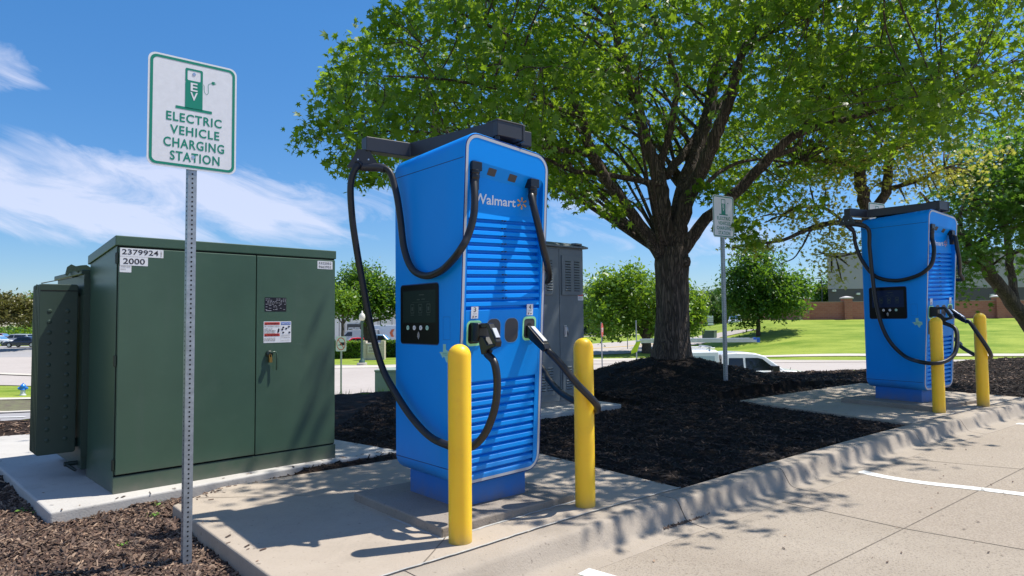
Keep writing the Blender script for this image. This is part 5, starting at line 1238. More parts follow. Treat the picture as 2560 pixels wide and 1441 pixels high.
# ------------------------------------------------------------------ far buildings and walls
PALEW = mat('pale_panel_wall', (.78, .73, .67), .85, var=.05, vscale=.5)
def building_box(name, label, px0, px1, pyt, Y, depth, m, cat='building', base=None):
    a = W(px0, pyt, Y); b = W(px1, pyt, Y); zg = (T(a.x, Y) if base is None else base) - .5
    t = thing(name, label, cat, (0, 0, 0)); return t, a.x, b.x, zg, a.z
t, xa, xb, zg, zt = building_box('office_building', 'long pale concrete office building with dark doors, far behind the hanging cable', 700, 1500, 793, 96, 20, PALEW)
mb = MB(); mb.box((xa, 96, zg), (xb, 116, zt)); mb.build('wall', PALEW, t)
mb = MB(); mb.box((xa - .1, 95.9, zt), (xb + .1, 116.1, zt + .35)); mb.build('parapet', mat('parapet_beige', (.74, .69, .62), .8), t)
for px in (848, 862, 980, 945, 1010): p = W(px, 800, 95.97); mbx = MB(); mbx.box((p.x - .04, 95.96, zg), (p.x + .04, 96.02, zt)); mbx.build('panel_joint', mat('joint_line', (.25, .23, .2), .9), t)
a = W(868, 811, 95.9); b = W(905, 811, 95.9); c = W(868, 842, 95.9)
mb = MB(); mb.box((a.x, 95.85, c.z), (b.x, 96.1, a.z)); en = mb.build('entrance', mat('entrance_dark', (.05, .05, .055), .4), t)
for k in range(2):
    mb = MB(); x_ = a.x + .2 + k * .85; mb.box((x_, 95.8, c.z), (x_ + .75, 95.86, c.z + 1.3)); d_ = mb.build('door', mat('door_frame_white', (.55, .55, .55), .5), en); mb = MB(); mb.box((x_ + .12, 95.77, c.z + .15), (x_ + .63, 95.81, c.z + 1.1)); mb.build('glass', GLASS, d_)
t, xa, xb, zg, zt = building_box('warehouse', 'grey two-tone warehouse with a dark lower band, behind the brick wall', 2067, 2620, 637, 104, 40, PALEW, base=-.5)
zm = W(2067, 723, 104).z
UPW = mat('warehouse_grey', (.35, .325, .375), .7, var=.04, vscale=.3); LOW = mat('warehouse_dark', (.085, .075, .09), .7, var=.04, vscale=.3)
def foot(o_): return [(xa - o_, 104 - o_), (xb, 104 - o_), (xb + 20, 144), (xa + 22, 144)]
for nm, z0_, z1_, o_, m_ in (('upper_wall', zm, zt, 0, UPW), ('lower_wall', zg, zm, -.05, LOW), ('parapet', zt, zt + .25, .15, LOW)):
    mb = MB(); mb.loft([[(x, y, z) for x, y in foot(o_)] for z in (z0_, z1_)]); mb.build(nm, m_, t)
for px, py in ((2085, 727), (2145, 735), (2480, 738)): p = W(px, py, 103.9); mb = MB(); mb.box((p.x - .25, 103.7, p.z - .15), (p.x + .25, 104.1, p.z + .15)); mb.build('wall_light', LAMP_W, t)
t, xa, xb, zg, zt = building_box('brick_building', 'small low red brick building beyond the road, right of the big trunk', 1752, 1830, 783, 128, 20, BRICK)
mb = MB(); mb.box((xa, 128, zg), (xb, 140, zt)); mb.build('wall', BRICK, t); mb = MB(); mb.box((xb, 128.5, zg), (xb + 1.6, 140, zt - .3)); mb.box((xb + 1.6, 128.2, zg), (xb + 4.5, 140, zt - 1.1)); mb.build('side_wing', mat('orange_wall', (.45, .24, .15), .85), t)
mb = MB(); mb.box((xa - .1, 127.9, zt), (xb + .1, 140, zt + .2)); mb.build('coping', mat('coping_brown', (.2, .12, .09), .8), t)
# boundary wall with piers
t = thing('brick_wall', 'long red brick boundary wall with stone-capped piers along the top of the lawn', 'wall')
CAPM = mat('pier_cap_stone', (.58, .54, .52), .8); PALEB = mat('wall_coping', (.34, .25, .21), .85)
wallpts = [W(1990, 806, 79), W(2012, 806, 72), W(2118, 806, 71.5), W(2300, 806, 71.5), W(2497, 806, 71.5), W(2700, 806, 71.5)]
wp = [(W(1905, 806, 84).x, 84.)] + [(p.x, p.y) for p in wallpts[1:]]
for (ax, ay), (bx, by) in zip(wp, wp[1:]):
    d_ = Vector((bx - ax, by - ay, 0)); l = d_.length; d_.normalize(); nn_ = Vector((-d_.y, d_.x, 0)); zb = min(T(ax, ay), T(bx, by)) - .5; top = 2.72
    c = Vector(((ax + bx) / 2, (ay + by) / 2, (zb + top) / 2)); mb = MB(); mb.obox(c, d_ * (l / 2), nn_ * .1, Vector((0, 0, (top - zb) / 2))); mb.build('wall_panel', BRICK, t)
    c.z = top + .04; mb = MB(); mb.obox(c, d_ * (l / 2), nn_ * .14, Vector((0, 0, .04))); mb.build('coping', PALEB, t)
for (ax, ay) in wp[1:]:
    zb = T(ax, ay) - .4; mb = MB(); mb.box((ax - .42, ay - .42, zb), (ax + .42, ay + .42, 3.10)); pr_ = mb.build('pier', BRICK, t); mb = MB(); mb.box((ax - .52, ay - .52, 3.10), (ax + .52, ay + .52, 3.22)); mb.loft([[(ax - .5, ay - .5, 3.22), (ax + .5, ay - .5, 3.22), (ax + .5, ay + .5, 3.22), (ax - .5, ay + .5, 3.22)], [(ax - .1, ay - .1, 3.36), (ax + .1, ay - .1, 3.36), (ax + .1, ay + .1, 3.36), (ax - .1, ay + .1, 3.36)]]); mb.build('cap', CAPM, pr_)
# entrance stone sign
t = thing('entrance_sign', 'cream stone entrance sign with a lettered panel, under the spreading tree', 'stone sign')
Ys = 57.; a = W(911, 893, Ys); b = W(957, 858, Ys); zg = T(a.x, Ys) - .2
STONE = brick_mat('cream_stone', (.62, .54, .43), (.56, .48, .38), (.45, .40, .33), 1.)
mb = MB(); mb.box((a.x, Ys, zg), (b.x, Ys + .5, b.z - .1)); mb.build('stone_body', STONE, t)
for x_ in (a.x - .16, b.x - .16): mb = MB(); mb.box((x_, Ys - .08, zg), (x_ + .3, Ys + .6, b.z + .18)); mb.build('pier', STONE, t)
mb = MB(); mb.box((a.x + .14, Ys - .06, b.z - .1), (b.x - .16, Ys + .56, b.z - .0)); mb.build('cap', CAPM, t)
p0_, p1_ = W(919, 884, Ys - .05), W(952, 864, Ys - .05)
mb = MB(); mb.box((p0_.x, Ys - .07, p0_.z), (p1_.x, Ys - .002, p1_.z)); pn = mb.build('panel', mat('sign_panel_cream', (.60, .55, .46), .7), t, bevel=.03)
mb = MB(); f_ = lambda u, z: (u, Ys - .075, z); h_ = p1_.z - p0_.z; text_in(mb, 'RAINEY CT', p0_.x + .12, p1_.x - .15, p0_.z + h_ * .54, p0_.z + h_ * .84, f_, .01); text_in(mb, 'BUSINESS PARK', p0_.x + .1, p1_.x - .1, p0_.z + h_ * .16, p0_.z + h_ * .46, f_, .01); mb.build('lettering', mat('letter_brown', (.16, .13, .10), .8), pn)
# street lamp with globe
p = hit(905, 914); t = thing('street_lamp', 'dark green lamp post with a white acorn globe beside the stone entrance sign', 'street lamp', (p[0], p[1], T(p[0], p[1])))
sc_ = p[1] / F; H_ = (914 - 803) * sc_
LG = mat('lamp_post_green', (.045, .10, .085), .5)
mb = MB(); mb.lathe([(.38, -.2), (.38, .18), (.30, .2)], (0, 0, 0), 16); mb.build('footing', CON_WALK, t)
mb = MB(); mb.lathe([(.24, .2), (.22, .35), (.12, .45), (.10, .6), (.085, H_ - .2), (.12, H_ - .15), (.12, H_)], (0, 0, 0), 14); mb.build('post', LG, t, smooth='auto')
mb = MB(); mb.lathe([(.10, H_), (.2, H_ + .08), (.235, H_ + .28), (.2, H_ + .46), (.10, H_ + .56), (.06, H_ + .62), (.07, H_ + .68), (.01, H_ + .76)], (0, 0, 0), 16); mb.build('globe', mat('globe_cream', (.72, .68, .58), .35), t, smooth=True)
# no-trucks sign
p = hit(852, 1008); t = thing('no_trucks_sign', 'white no trucks sign with red ring on a thin grey post right of the transformer', 'road sign', (p[0], p[1], T(p[0], p[1])))
sc_ = p[1] / F; hb, ht = (1008 - 880) * sc_, (1008 - 843) * sc_; wv = 13 * sc_
mb = MB(); mb.box((-.03, .01, -.3), (.03, .06, hb + .1)); mb.build('post', GALV, t)
fm = lambda out: (lambda a, b: (a, -out, b))
mb = MB(); pts = rrect(-wv, wv, hb, ht, .04, 4); mb.prism(pts, lambda a, b: (a, .004, b), lambda a, b: (a, -.002, b)); pl = mb.build('sign_plate', SIGNW, t)
zc = (hb + ht) / 2; rx_ = wv * .86; rz_ = (ht - hb) * .43
circ = lambda k: [(k * rx_ * math.cos(R(a)), zc + k * rz_ * math.sin(R(a))) for a in range(0, 360, 12)]
ORG = mat('sign_red_faded', (.72, .13, .06), .6)
mb = MB(); polyf(mb, [(-.12, zc - .04), (-.05, zc - .04), (-.05, zc - .01), (-.02, zc - .01), (-.02, zc + .06), (.14, zc + .06), (.14, zc - .06), (-.12, zc - .06)], fm(.005)); mb.build('truck_symbol', INK, pl)
mb = MB(); ringf(mb, circ(1), circ(.86), fm(.006)); polyf(mb, [(-rx_ * .70, zc + rz_ * .62), (-rx_ * .60, zc + rz_ * .72), (rx_ * .70, zc - rz_ * .62), (rx_ * .60, zc - rz_ * .72)], fm(.0065)); mb.build('ring_and_bar', ORG, pl)
# stop sign seen edge-on, posts
p = hit(1506, 939); t = thing('stop_sign', 'red stop sign seen nearly edge-on right of the second yellow bollard', 'road sign', (p[0], p[1], T(p[0], p[1])), R(74)); t.rotation_euler = (R(0), R(-2.2), R(74))
sc_ = p[1] / F; H_ = (939 - 807) * sc_
mb = MB(); mb.tube([(0, 0, -.2), (0, 0, H_)], .035, 8); mb.build('post', GALV, t)
ro = .40; oc = [(ro * math.cos(R(22.5 + 45 * k)), H_ - .42 + ro * math.sin(R(22.5 + 45 * k))) for k in range(8)]
mb = MB(); mb.prism(oc, lambda a, b: (a, -.05, b), lambda a, b: (a, -.04, b)); pl = mb.build('sign_plate', mat('stop_red', (.52, .07, .06), .5), t)
mb = MB(); text_in(mb, 'STOP', -.26, .26, H_ - .54, H_ - .30, lambda a, b: (a, -.055, b), .01); mb.build('lettering', STICKW, pl)
for (px, pb, ptp, lb) in ((1592, 910, 802, 'thin grey sign post on the grass just left of the ladder end'), (1569, 874, 835, 'short thin post beside the crossing road, left of the live oak trunk')):
    p = hit(px, pb); t = thing('sign_post', lb, 'post', (p[0], p[1], T(p[0], p[1]))); mb = MB(); h_ = (pb - ptp) * p[1] / F; mb.tube([(0, 0, -.2), (0, 0, h_)], .04, 8); mb.build('post_tube', GALV, t); mb = MB(); mb.box((-.02, -.08, h_ * .62), (.02, .08, h_ * .98)); mb.build('edge_on_plate', GALV, t)
# directory sign, utility boxes, far lamps
p = W(1775, 825, 104); t = thing('directory_sign', 'black and white banded directory pillar beyond the road, left of the second sign post', 'sign', (p.x, p.y, T(p.x, p.y)))
mb = MB(); h_ = p.z + 2.2 - T(p.x, p.y) ; mb.box((-.5, -.1, -.2), (.5, .2, h_)); mb.build('pillar', mat('navy_pillar', (.03, .03, .07), .5), t)
for z0_, z1_ in ((.80, .99), (.71, .77), (.55, .66), (.42, .49), (.14, .35)): mb = MB(); mb.box((-.42, -.14, h_ * z0_), (.5, -.1, h_ * z1_)); mb.build('white_band', STICKW, t)
p = hit(1771, 851); t = thing('utility_box', 'dark green square utility box with a sunlit pale side, beyond the truck ladder', 'utility box', (p[0], p[1], T(p[0], p[1])), R(-35))
s_ = p[1] / F; mb = MB(); mb.box((-16 * s_, 0, -.1), (14 * s_, 24 * s_, 23 * s_)); mb.build('housing', DKBOX, t, bevel=.03); mb = MB(); mb.box((-17 * s_, -.05, 22 * s_), (15 * s_, 25 * s_, 24 * s_)); mb.build('lid', DKBOX, t, bevel=.02)
p = W(965, 1019, 15.5); zb_ = p.z; t = thing('utility_box', 'pale grey-green electrical box at the edge of the mulch, just left of the near charger', 'utility box', (p.x, p.y, zb_), R(0))
s_ = 15.5 / F; mb = MB(); mb.box((-28 * s_, 0, -.6), (60 * s_, .8, 88 * s_)); mb.build('housing', PALEBOX, t, bevel=.01); mb = MB(); mb.box((-29 * s_, -.02, 88 * s_), (61 * s_, .82, 93 * s_)); mb.build('lid', PALEBOX, t, bevel=.01)
mb = MB(); mb.box((-25 * s_, -.012, 4 * s_), (57 * s_, 0, 85 * s_)); dr = mb.build('door', PALEBOX, t, bevel=.004); mb = MB(); mb.box((8 * s_, -.016, 18 * s_), (16 * s_, -.012, 24 * s_)); mb.build('sticker', STICKW, dr)
mb = MB(); mb.box((10 * s_, -.018, 20 * s_), (14 * s_, -.016, 22 * s_)); mb.build('print', INKG, dr)
for px, pt, Y, lb, arm_ in ((951, 668, 92, 'tall grey car park light pole above the spreading tree by the near charger', -1), (2054, 696, 120, 'thin grey light pole left of the grey warehouse', -1)):
    p = W(px, pt, Y); zg = T(p.x, Y); t = thing('light_pole', lb, 'light pole', (p.x, Y, zg)); h_ = p.z - zg; mb = MB(); mb.tube([(0, 0, -.3), (0, 0, h_)], [.12, .08], 8); mb.build('pole', mat('pole_dark', (.10, .11, .12), .5), t); mb = MB(); mb.box((-1.1, -.2, h_ - .12), (0, .2, h_)); mb.build('lamp_head', mat('lamp_head_grey', (.16, .17, .18), .5), t)
# hydrant
p = hit(57, 989); t = thing('fire_hydrant', 'fire hydrant with blue top and white barrel on the grass at far left', 'fire hydrant', (p[0], p[1], T(p[0], p[1])), R(20))
HB = mat('hydrant_blue', (.02, .20, .68), .35); HW_ = mat('hydrant_white', (.62, .64, .68), .5)
t.scale = (.72, .72, .72)
mb = MB(); mb.lathe([(.20, 0), (.20, .06), (.145, .08), (.14, .36), (.16, .37)], (0, 0, 0), 16); mb.build('barrel', HW_, t)
mb = MB(); mb.lathe([(.18, .37), (.18, .42), (.15, .44), (.16, .60), (.19, .62), (.17, .70), (.10, .78), (.035, .80), (.035, .86), (.01, .87)], (0, 0, 0), 16); mb.build('bonnet', HB, t)
for s_ in (-1, 1): mb = MB(); mb.lathe([(.085, .10), (.085, .20), (.10, .20), (.10, .27), (.04, .28), (.035, .32)], (0, 0, .50), 10, axis='x'); [mb.v.__setitem__(i, (v[0] * s_, v[1], v[2])) for i, v in enumerate(mb.v)]; mb.build('hose_cap', HB, t)

# ------------------------------------------------------------------ vehicles
def profile_body(mb, prof, w0, w1=None, zmid=None):
    """extrude an (x,z) outline across the width; w tapers above zmid"""
    def wz(z): return w0 if w1 is None or z <= zmid else w0 + (w1 - w0) * min(1, (z - zmid) / (max(q[1] for q in prof) - zmid))
    mb.loft([[(x, -wz(z), z) for x, z in prof], [(x, wz(z), z) for x, z in prof]])
def wheel(t, x, y, r):
    s = 1 if y > 0 else -1
    mb = MB(); mb.lathe([(r * .6, -.11), (r * .93, -.11), (r, -.07), (r, .07), (r * .93, .11), (r * .6, .11)], (x, y, r), 22, axis='y'); wo_ = mb.build('wheel', TYRE, t, smooth='auto')
    mb = MB(); mb.lathe([(0, -.115), (r * .15, -.125), (r * .55, -.10), (r * .62, -.115), (r * .62, .115), (0, .115)], (x, y, r), 18, axis='y'); mb.build('rim', RIM, wo_)
def vehicle(name, label, cat, loc, rz, L, H, Wd, paint, body, cab, win, group=None, wheels=None, wr=.33, extra=None):
    t = thing(name, label, cat, loc, rz, group)
    zb_ = max(z for x, z in body)
    mb = MB(); profile_body(mb, body, Wd / 2, Wd / 2 - .06, zb_ * .6); mb.build('body', paint, t, bevel=.06, seg=3)
    zc0 = min(z for x, z in cab); mb = MB(); profile_body(mb, cab, Wd / 2 - .06, Wd / 2 - .24, zc0); cb = mb.build('cabin', paint, t, bevel=.05, seg=3)
    zc1 = max(z for x, z in cab)
    wy = lambda z: (Wd / 2 - .06) + (-.18) * (z - zc0) / (zc1 - zc0)
    for k, wpoly in enumerate(win):
        for s in (-1, 1):
            mb = MB(); mb.add([(x, s * (wy(z) + .006), z) for x, z in wpoly], [tuple(range(len(wpoly)))]); mb.build('side_window', GLASS, t)
    # windscreen and rear screen follow the cabin's sloping ends
    cs = sorted(cab, key=lambda q: q[1]); lowz = [q for q in cab if q[1] < zc0 + .03]; topz = [q for q in cab if q[1] > zc1 - .14]
    for s, nm in ((1, 'windscreen'), (-1, 'rear_screen')):
        lo = max(lowz, key=lambda q: q[0] * s); hi = max(topz, key=lambda q: q[0] * s); n = Vector((hi[1] - lo[1], 0, -(hi[0] - lo[0]))).normalized() * s * .012
        if n.x * s < 0: n = -n
        a = Vector((lo[0], 0, lo[1])).lerp(Vector((hi[0], 0, hi[1])), .10); b = Vector((lo[0], 0, lo[1])).lerp(Vector((hi[0], 0, hi[1])), .90)
        wa, wb = wy(a.z) - .07, wy(b.z) - .07
        mb = MB(); mb.add([tuple(a + n + Vector((0, -wa, 0))), tuple(a + n + Vector((0, wa, 0))), tuple(b + n + Vector((0, wb, 0))), tuple(b + n + Vector((0, -wb, 0)))], [(0, 1, 2, 3)]); mb.build(nm, WSHIELD if s > 0 else GLASS, t)
    for x in wheels or (L * .31, -L * .31):
        for s in (-1, 1): wheel(t, x, s * (Wd / 2 - .11), wr)
    xf = max(q[0] for q in body); xr = min(q[0] for q in body)
    for s in (-1, 1):
        mb = MB(); mb.box((xf - .10, s * (Wd / 2 - .25) - .17, .62), (xf + .012, s * (Wd / 2 - .25) + .17, .78)); mb.build('headlight', LAMP_W, t, bevel=.02)
        mb = MB(); mb.box((xr - .012, s * (Wd / 2 - .18) - .12, .70), (xr + .06, s * (Wd / 2 - .18) + .12, .95)); mb.build('tail_light', LAMP_R, t, bevel=.02)
    return t
# pickup with ladder, facing right
PY = 26.; px_s = F / PY; zt_ = -2.08; xc = (2017 - 1280) / F * PY - 2.9 
body = [(2.9, .50), (2.92, .95), (2.80, 1.16), (2.2, 1.24), (1.62, 1.28), (-.75, 1.27), (-.78, 1.30), (-2.92, 1.30), (-2.94, .55), (-2.35, .52), (-2.28, .80), (-1.95, .93), (-1.6, .80), (-1.5, .50), (1.35, .48), (1.45, .80), (1.8, .93), (2.15, .80), (2.25, .50)]
cab = [(1.66, 1.25), (.90, 1.83), (.55, 1.93), (-.1, 1.965), (-.68, 1.93), (-.74, 1.22)]
tp = vehicle('pickup_truck', 'white pickup truck with a canopy, parked on the road behind the mulch mound, facing right', 'pickup truck', (xc, PY, zt_), 0, 5.85, 1.95, 2.0, WHITEP, body, cab,
   [[(1.30, 1.30), (.80, 1.72), (.62, 1.76), (.16, 1.76), (.16, 1.30)], [(.08, 1.30), (.08, 1.76), (-.45, 1.76), (-.50, 1.30)]], wheels=(1.8, -1.95), wr=.40)
mb = MB(); mb.loft([[(-2.9, -.94, 1.30), (-.80, -.94, 1.30), (-.80, .94, 1.30), (-2.9, .94, 1.30)], [(-2.85, -.86, 1.98), (-.84, -.86, 2.0), (-.84, .86, 2.0), (-2.85, .86, 1.98)], [(-2.75, -.72, 2.05), (-.92, -.72, 2.07), (-.92, .72, 2.07), (-2.75, .72, 2.05)]]); cn = mb.build('canopy', WHITEP, tp, bevel=.03)
for s in (-1, 1): mb = MB(); mb.add([(-2.7, s * .935, 1.40), (-1.0, s * .935, 1.40), (-1.0, s * .885, 1.84), (-2.7, s * .885, 1.84)], [(0, 1, 2, 3)]); mb.build('canopy_side_panel', mat('canopy_panel_pale', (.42, .52, .58), .25), cn)
for y_ in (-.6, .6):
    mb = MB(); mb.tube([(-2.8, y_, 2.13), (-.9, y_, 2.13)], .02, 6)
    for x_ in (-2.6, -1.1): mb.tube([(x_, y_, 2.04), (x_, y_, 2.2)], .025, 6)
    mb.build('rack_rail', CHROME, tp)
mb = MB(); mb.box((-1.12, -.8, 2.16), (-1.06, .8, 2.20)); mb.box((-2.62, -.8, 2.16), (-2.56, .8, 2.20)); mb.build('rack_crossbar', ALU, tp)
for s in (-1, 1): mb = MB(); mb.box((1.05, s * 1.0 - .02 if s > 0 else s * 1.0 - .22, 1.22), (1.30, s * 1.0 + .22 if s > 0 else s * 1.0 + .02, 1.48)); mb.build('wing_mirror', mat('mirror_black', (.02, .02, .022), .3), tp, bevel=.03)
mb = MB(); mb.tube([(1.9, -.6, 1.2), (1.95, -.6, 1.38)], .008, 5); mb.build('aerial', BLACKP, tp)
for x_ in (.12,): mb = MB(); mb.box((x_ - .012, -.955, .55), (x_ + .012, -.945, 1.28)); mb.build('door_line', mat('door_line_grey', (.3, .31, .33), .5), tp)
# ladder
lx0, lx1 = (1587 - 1280) / F * PY, (1886 - 1280) / F * PY; lz = zt_ + 2.44
t = thing('extension_ladder', 'long aluminium extension ladder with a blue end cap lying on the truck canopy rack', 'ladder', (lx0, PY - .45, lz - .10))
LL = lx1 - lx0
for k, (y_, z_) in enumerate(((0, .0), (.42, .0))):
    mb = MB(); mb.box((0, y_ - .014, 0), (LL - .1, y_ + .014, .085)); mb.box((.15, y_ - .026, .065), (LL - .25, y_ + .002, .15)); mb.build('rail', ALU, t, bevel=.004)
for k in range(15): mb = MB(); x_ = .25 + k * .305; mb.tube([(x_, 0, .045), (x_, .42, .045)], .016, 8); mb.build('rung', ALU, t)
for y_ in (0, .42): mb = MB(); mb.box((LL - .12, y_ - .035, -.01), (LL, y_ + .035, .16)); mb.build('end_cap', CAPBLUE, t, bevel=.01)
mb = MB()
for k in range(5): a_ = .02 + k * .02; mb.add([(-.02 - .02 * k, -.03 + .01 * k, .0), (.06 - .02 * k, -.03 + .01 * k, .02), (-.10 - .05 * k, -.04, -.40 - .02 * k), (-.20 - .03 * k, -.02, -.36)], [(0, 1, 2, 3)])
o = mb.build('warning_flag', NEON); o.location = (lx0 + .05, PY - .45, lz - .05); tag(o, 'neon yellow warning ribbon hanging from the rear end of the ladder', 'flag')
# saloon/SUV shapes
def sal(L, H): return ([(L / 2, .35), (L / 2, .62), (L * .46, .74), (L * .22, .86), (-L * .40, .90), (-L * .49, .82), (-L / 2, .40), (-L * .40, .28), (-L * .36, .55), (-L * .31, .64), (-L * .26, .55), (-L * .22, .25), (L * .22, .25), (L * .26, .55), (L * .31, .64), (L * .36, .55), (L * .40, .28)],
                       [(L * .24, .84), (L * .08, H - .06), (-L * .05, H), (-L * .20, H - .04), (-L * .38, .88)], [[(L * .17, .90), (L * .07, H - .14), (-.02, H - .12), (-.02, .90)], [(-.08, .90), (-.08, H - .12), (-L * .18, H - .14), (-L * .30, .92)]])
def suv(L, H): return ([(L / 2, .38), (L / 2, .80), (L * .46, .92), (L * .24, 1.0), (-L * .47, 1.02), (-L / 2, .95), (-L / 2, .42), (-L * .40, .32), (-L * .36, .62), (-L * .31, .72), (-L * .26, .62), (-L * .22, .30), (L * .22, .30), (L * .26, .62), (L * .31, .72), (L * .36, .62), (L * .40, .32)],
                       [(L * .27, .98), (L * .13, H - .06), (0, H), (-L * .40, H - .05), (-L * .48, 1.0)], [[(L * .20, 1.04), (L * .11, H - .14), (-.05, H - .12), (-.05, 1.04)], [(-.12, 1.04), (-.12, H - .12), (-L * .37, H - .16), (-L * .43, 1.05)]])
def van(L, H): return ([(L / 2, .40), (L / 2, .95), (L * .44, 1.12), (-L * .49, 1.14), (-L / 2, .5), (-L * .40, .35), (-L * .36, .62), (-L * .31, .72), (-L * .26, .62), (-L * .22, .35), (L * .22, .35), (L * .26, .62), (L * .31, .72), (L * .36, .62), (L * .40, .35)],
                       [(L * .42, 1.10), (L * .27, H - .1), (L * .15, H), (-L * .47, H), (-L * .49, 1.1)], [[(L * .35, 1.2), (L * .25, H - .3), (L * .14, H - .28), (L * .14, 1.2)]])
def paint(n, c): return mat('car_paint_' + n, c, .25, var=.02, coat=.7)
KW = {'sal': sal, 'suv': suv, 'van': van}
def car(kind, name, label, cat, px, pyb, rz, L, H, col, group, Y=None):
    p = hit(px, pyb) if Y is None else tuple(W(px, pyb, Y)); z = T(p[0], p[1]) + .06
    b, c, w = KW[kind](L, H); return vehicle(name, label, cat, (p[0], p[1], z), R(rz), L, H, 1.8, col, b, c, w, group)
CG = 'cars in the far car parks'
car('sal', 'parked_car', 'dark navy saloon car in the far left car park, nearest the transformer radiator', 'car', 62, 884, 180, 4.7, 1.42, paint('navy', (.015, .02, .045)), CG, 88)
car('suv', 'parked_car', 'silver estate car behind the dark saloon at the far left', 'car', 42, 878, 180, 4.6, 1.6, paint('silver', (.42, .43, .46)), CG, 97)
car('sal', 'parked_car', 'white car cut by the left edge of the picture', 'car', -6, 882, 0, 4.4, 1.45, paint('white', (.72, .73, .75)), CG, 95)
car('sal', 'parked_car', 'dark red car behind the white car at the left edge', 'car', 4, 866, 0, 4.4, 1.45, paint('wine', (.16, .03, .05)), CG, 118)
car('sal', 'parked_car', 'bright red car with a reflecting windscreen behind the clipped hedge', 'car', 886, 868, 200, 4.5, 1.45, paint('red', (.55, .02, .04)), CG, 72)
car('van', 'parked_van', 'old grey-white van behind the red car, by the office doors', 'van', 898, 858, 180, 5.0, 2.0, paint('grey', (.42, .42, .42)), CG, 84)
car('suv', 'parked_car', 'light blue SUV half hidden by the hanging cable', 'car', 948, 865, 0, 4.7, 1.65, paint('lightblue', (.20, .38, .55)), CG, 74)
v_ = car('van', 'parked_van', 'white van with an orange swoosh on its side, at the near charger edge', 'van', 985, 858, 0, 5.6, 2.5, paint('vanwhite', (.70, .71, .73)), CG, 86)
mb = MB(); mb.add([(-.2, -.93, 1.0), (.15, -.93, 1.0), (-.05, -.87, 1.5), (.2, -.80, 1.95), (-.15, -.80, 1.95), (-.4, -.87, 1.5)], [(0, 1, 2, 5), (5, 2, 3, 4)]); mb.build('side_marking', mat('swoosh_orange', (.65, .15, .06), .5), v_)
car('sal', 'parked_car', 'dark blue car mostly hidden between the grey cabinet and the live oak', 'car', 1483, 850, 0, 4.6, 1.5, paint('blue', (.02, .05, .16)), CG, 92)
car('suv', 'driving_car', 'silver SUV coming down the far road beneath the lawn oak', 'car', 1838, 829, -112, 4.8, 1.75, paint('silver2', (.55, .58, .64)), CG, 104)

# ------------------------------------------------------------------ mulch chips, weeds, litter
def chips(name, n, region, m, lmin, lmax, seed, label):
    g = np.random.default_rng(seed); V = []; k = 0; Fs = []
    while k < n:
        x, y = region(g)
        if side(x, y) < .05 or (-6 < x < 6.5 and 2.5 < y < 10.6 and pad_dist(x, y) < .012): continue
        z = mulch_z0(x, y) + .004
        l = g.uniform(lmin, lmax) * .5; w = l * g.uniform(.12, .34); h = g.uniform(.0012, .004); a = g.uniform(0, math.pi); ti = g.normal() * .28; ro_ = g.normal() * .5
        M_ = Matrix.Rotation(a, 3, 'Z') @ Matrix.Rotation(ti, 3, 'Y') @ Matrix.Rotation(ro_, 3, 'X')
        o_ = Vector((x, y, z + abs(math.sin(ti)) * l * .6))
        for u, v, q in ((-l, -w * .5, -h), (l, -w * .7, -h), (l * .9, w * .6, -h), (-l * .85, w, -h), (-l, -w * .5, h), (l, -w * .7, h), (l * .9, w * .6, h), (-l * .85, w, h)): V.append(tuple(o_ + M_ @ Vector((u, v, q))))
        i = k * 8; Fs += [(i + 4, i + 5, i + 6, i + 7), (i, i + 1, i + 5, i + 4), (i + 1, i + 2, i + 6, i + 5), (i + 2, i + 3, i + 7, i + 6), (i + 3, i, i + 4, i + 7)]; k += 1
    me = bpy.data.meshes.new(name); me.from_pydata(V, [], Fs); me.materials.append(m); o = bpy.data.objects.new(name, me); COL.objects.link(o); return stuff(o, label, 'mulch')
def mulch_z0(x, y):
    z = T(x, y) + .016 * math.sin(7.1 * x + 2.3 * y) * math.sin(5.3 * y - 1.7 * x) + .012 * math.sin(17 * x + 3 * y) * math.sin(15 * y)
    if -6 < x < 6.5 and 2.5 < y < 10.6:
        pd = pad_dist(x, y)
        if pd < .28: z = min(z, P0(x, y) - .028 + .02 * sm((pd + .02) / .3))
    return z
def reg_left(g):
    while True:
        y = g.uniform(2.6, 5.2); x = g.uniform(-3.9, -1.0)
        if x / y > -.80: return x, y
def reg_mid(g):
    if g.uniform() < .62: y = g.uniform(4.6, 9.5)
    else: y = g.uniform(7., 14.5)
    x = g.uniform(-2, 11.5)
    return x, y
chips('mulch_chips', 23000, reg_left, CHIP_L, .012, .070, 1, 'loose brown shredded bark around the near sign post')
chips('mulch_chips', 34000, reg_mid, CHIP_D, .014, .062, 2, 'black shredded bark over the planted bed behind the curb')
chips('mulch_chips', 6500, lambda g: (g.uniform(-7.5, -2.8), g.uniform(1.6, 8.5)), CHIP_L, .03, .09, 3, 'brown bark scraps left of the transformer pad')
g = np.random.default_rng(55); mb = MB()
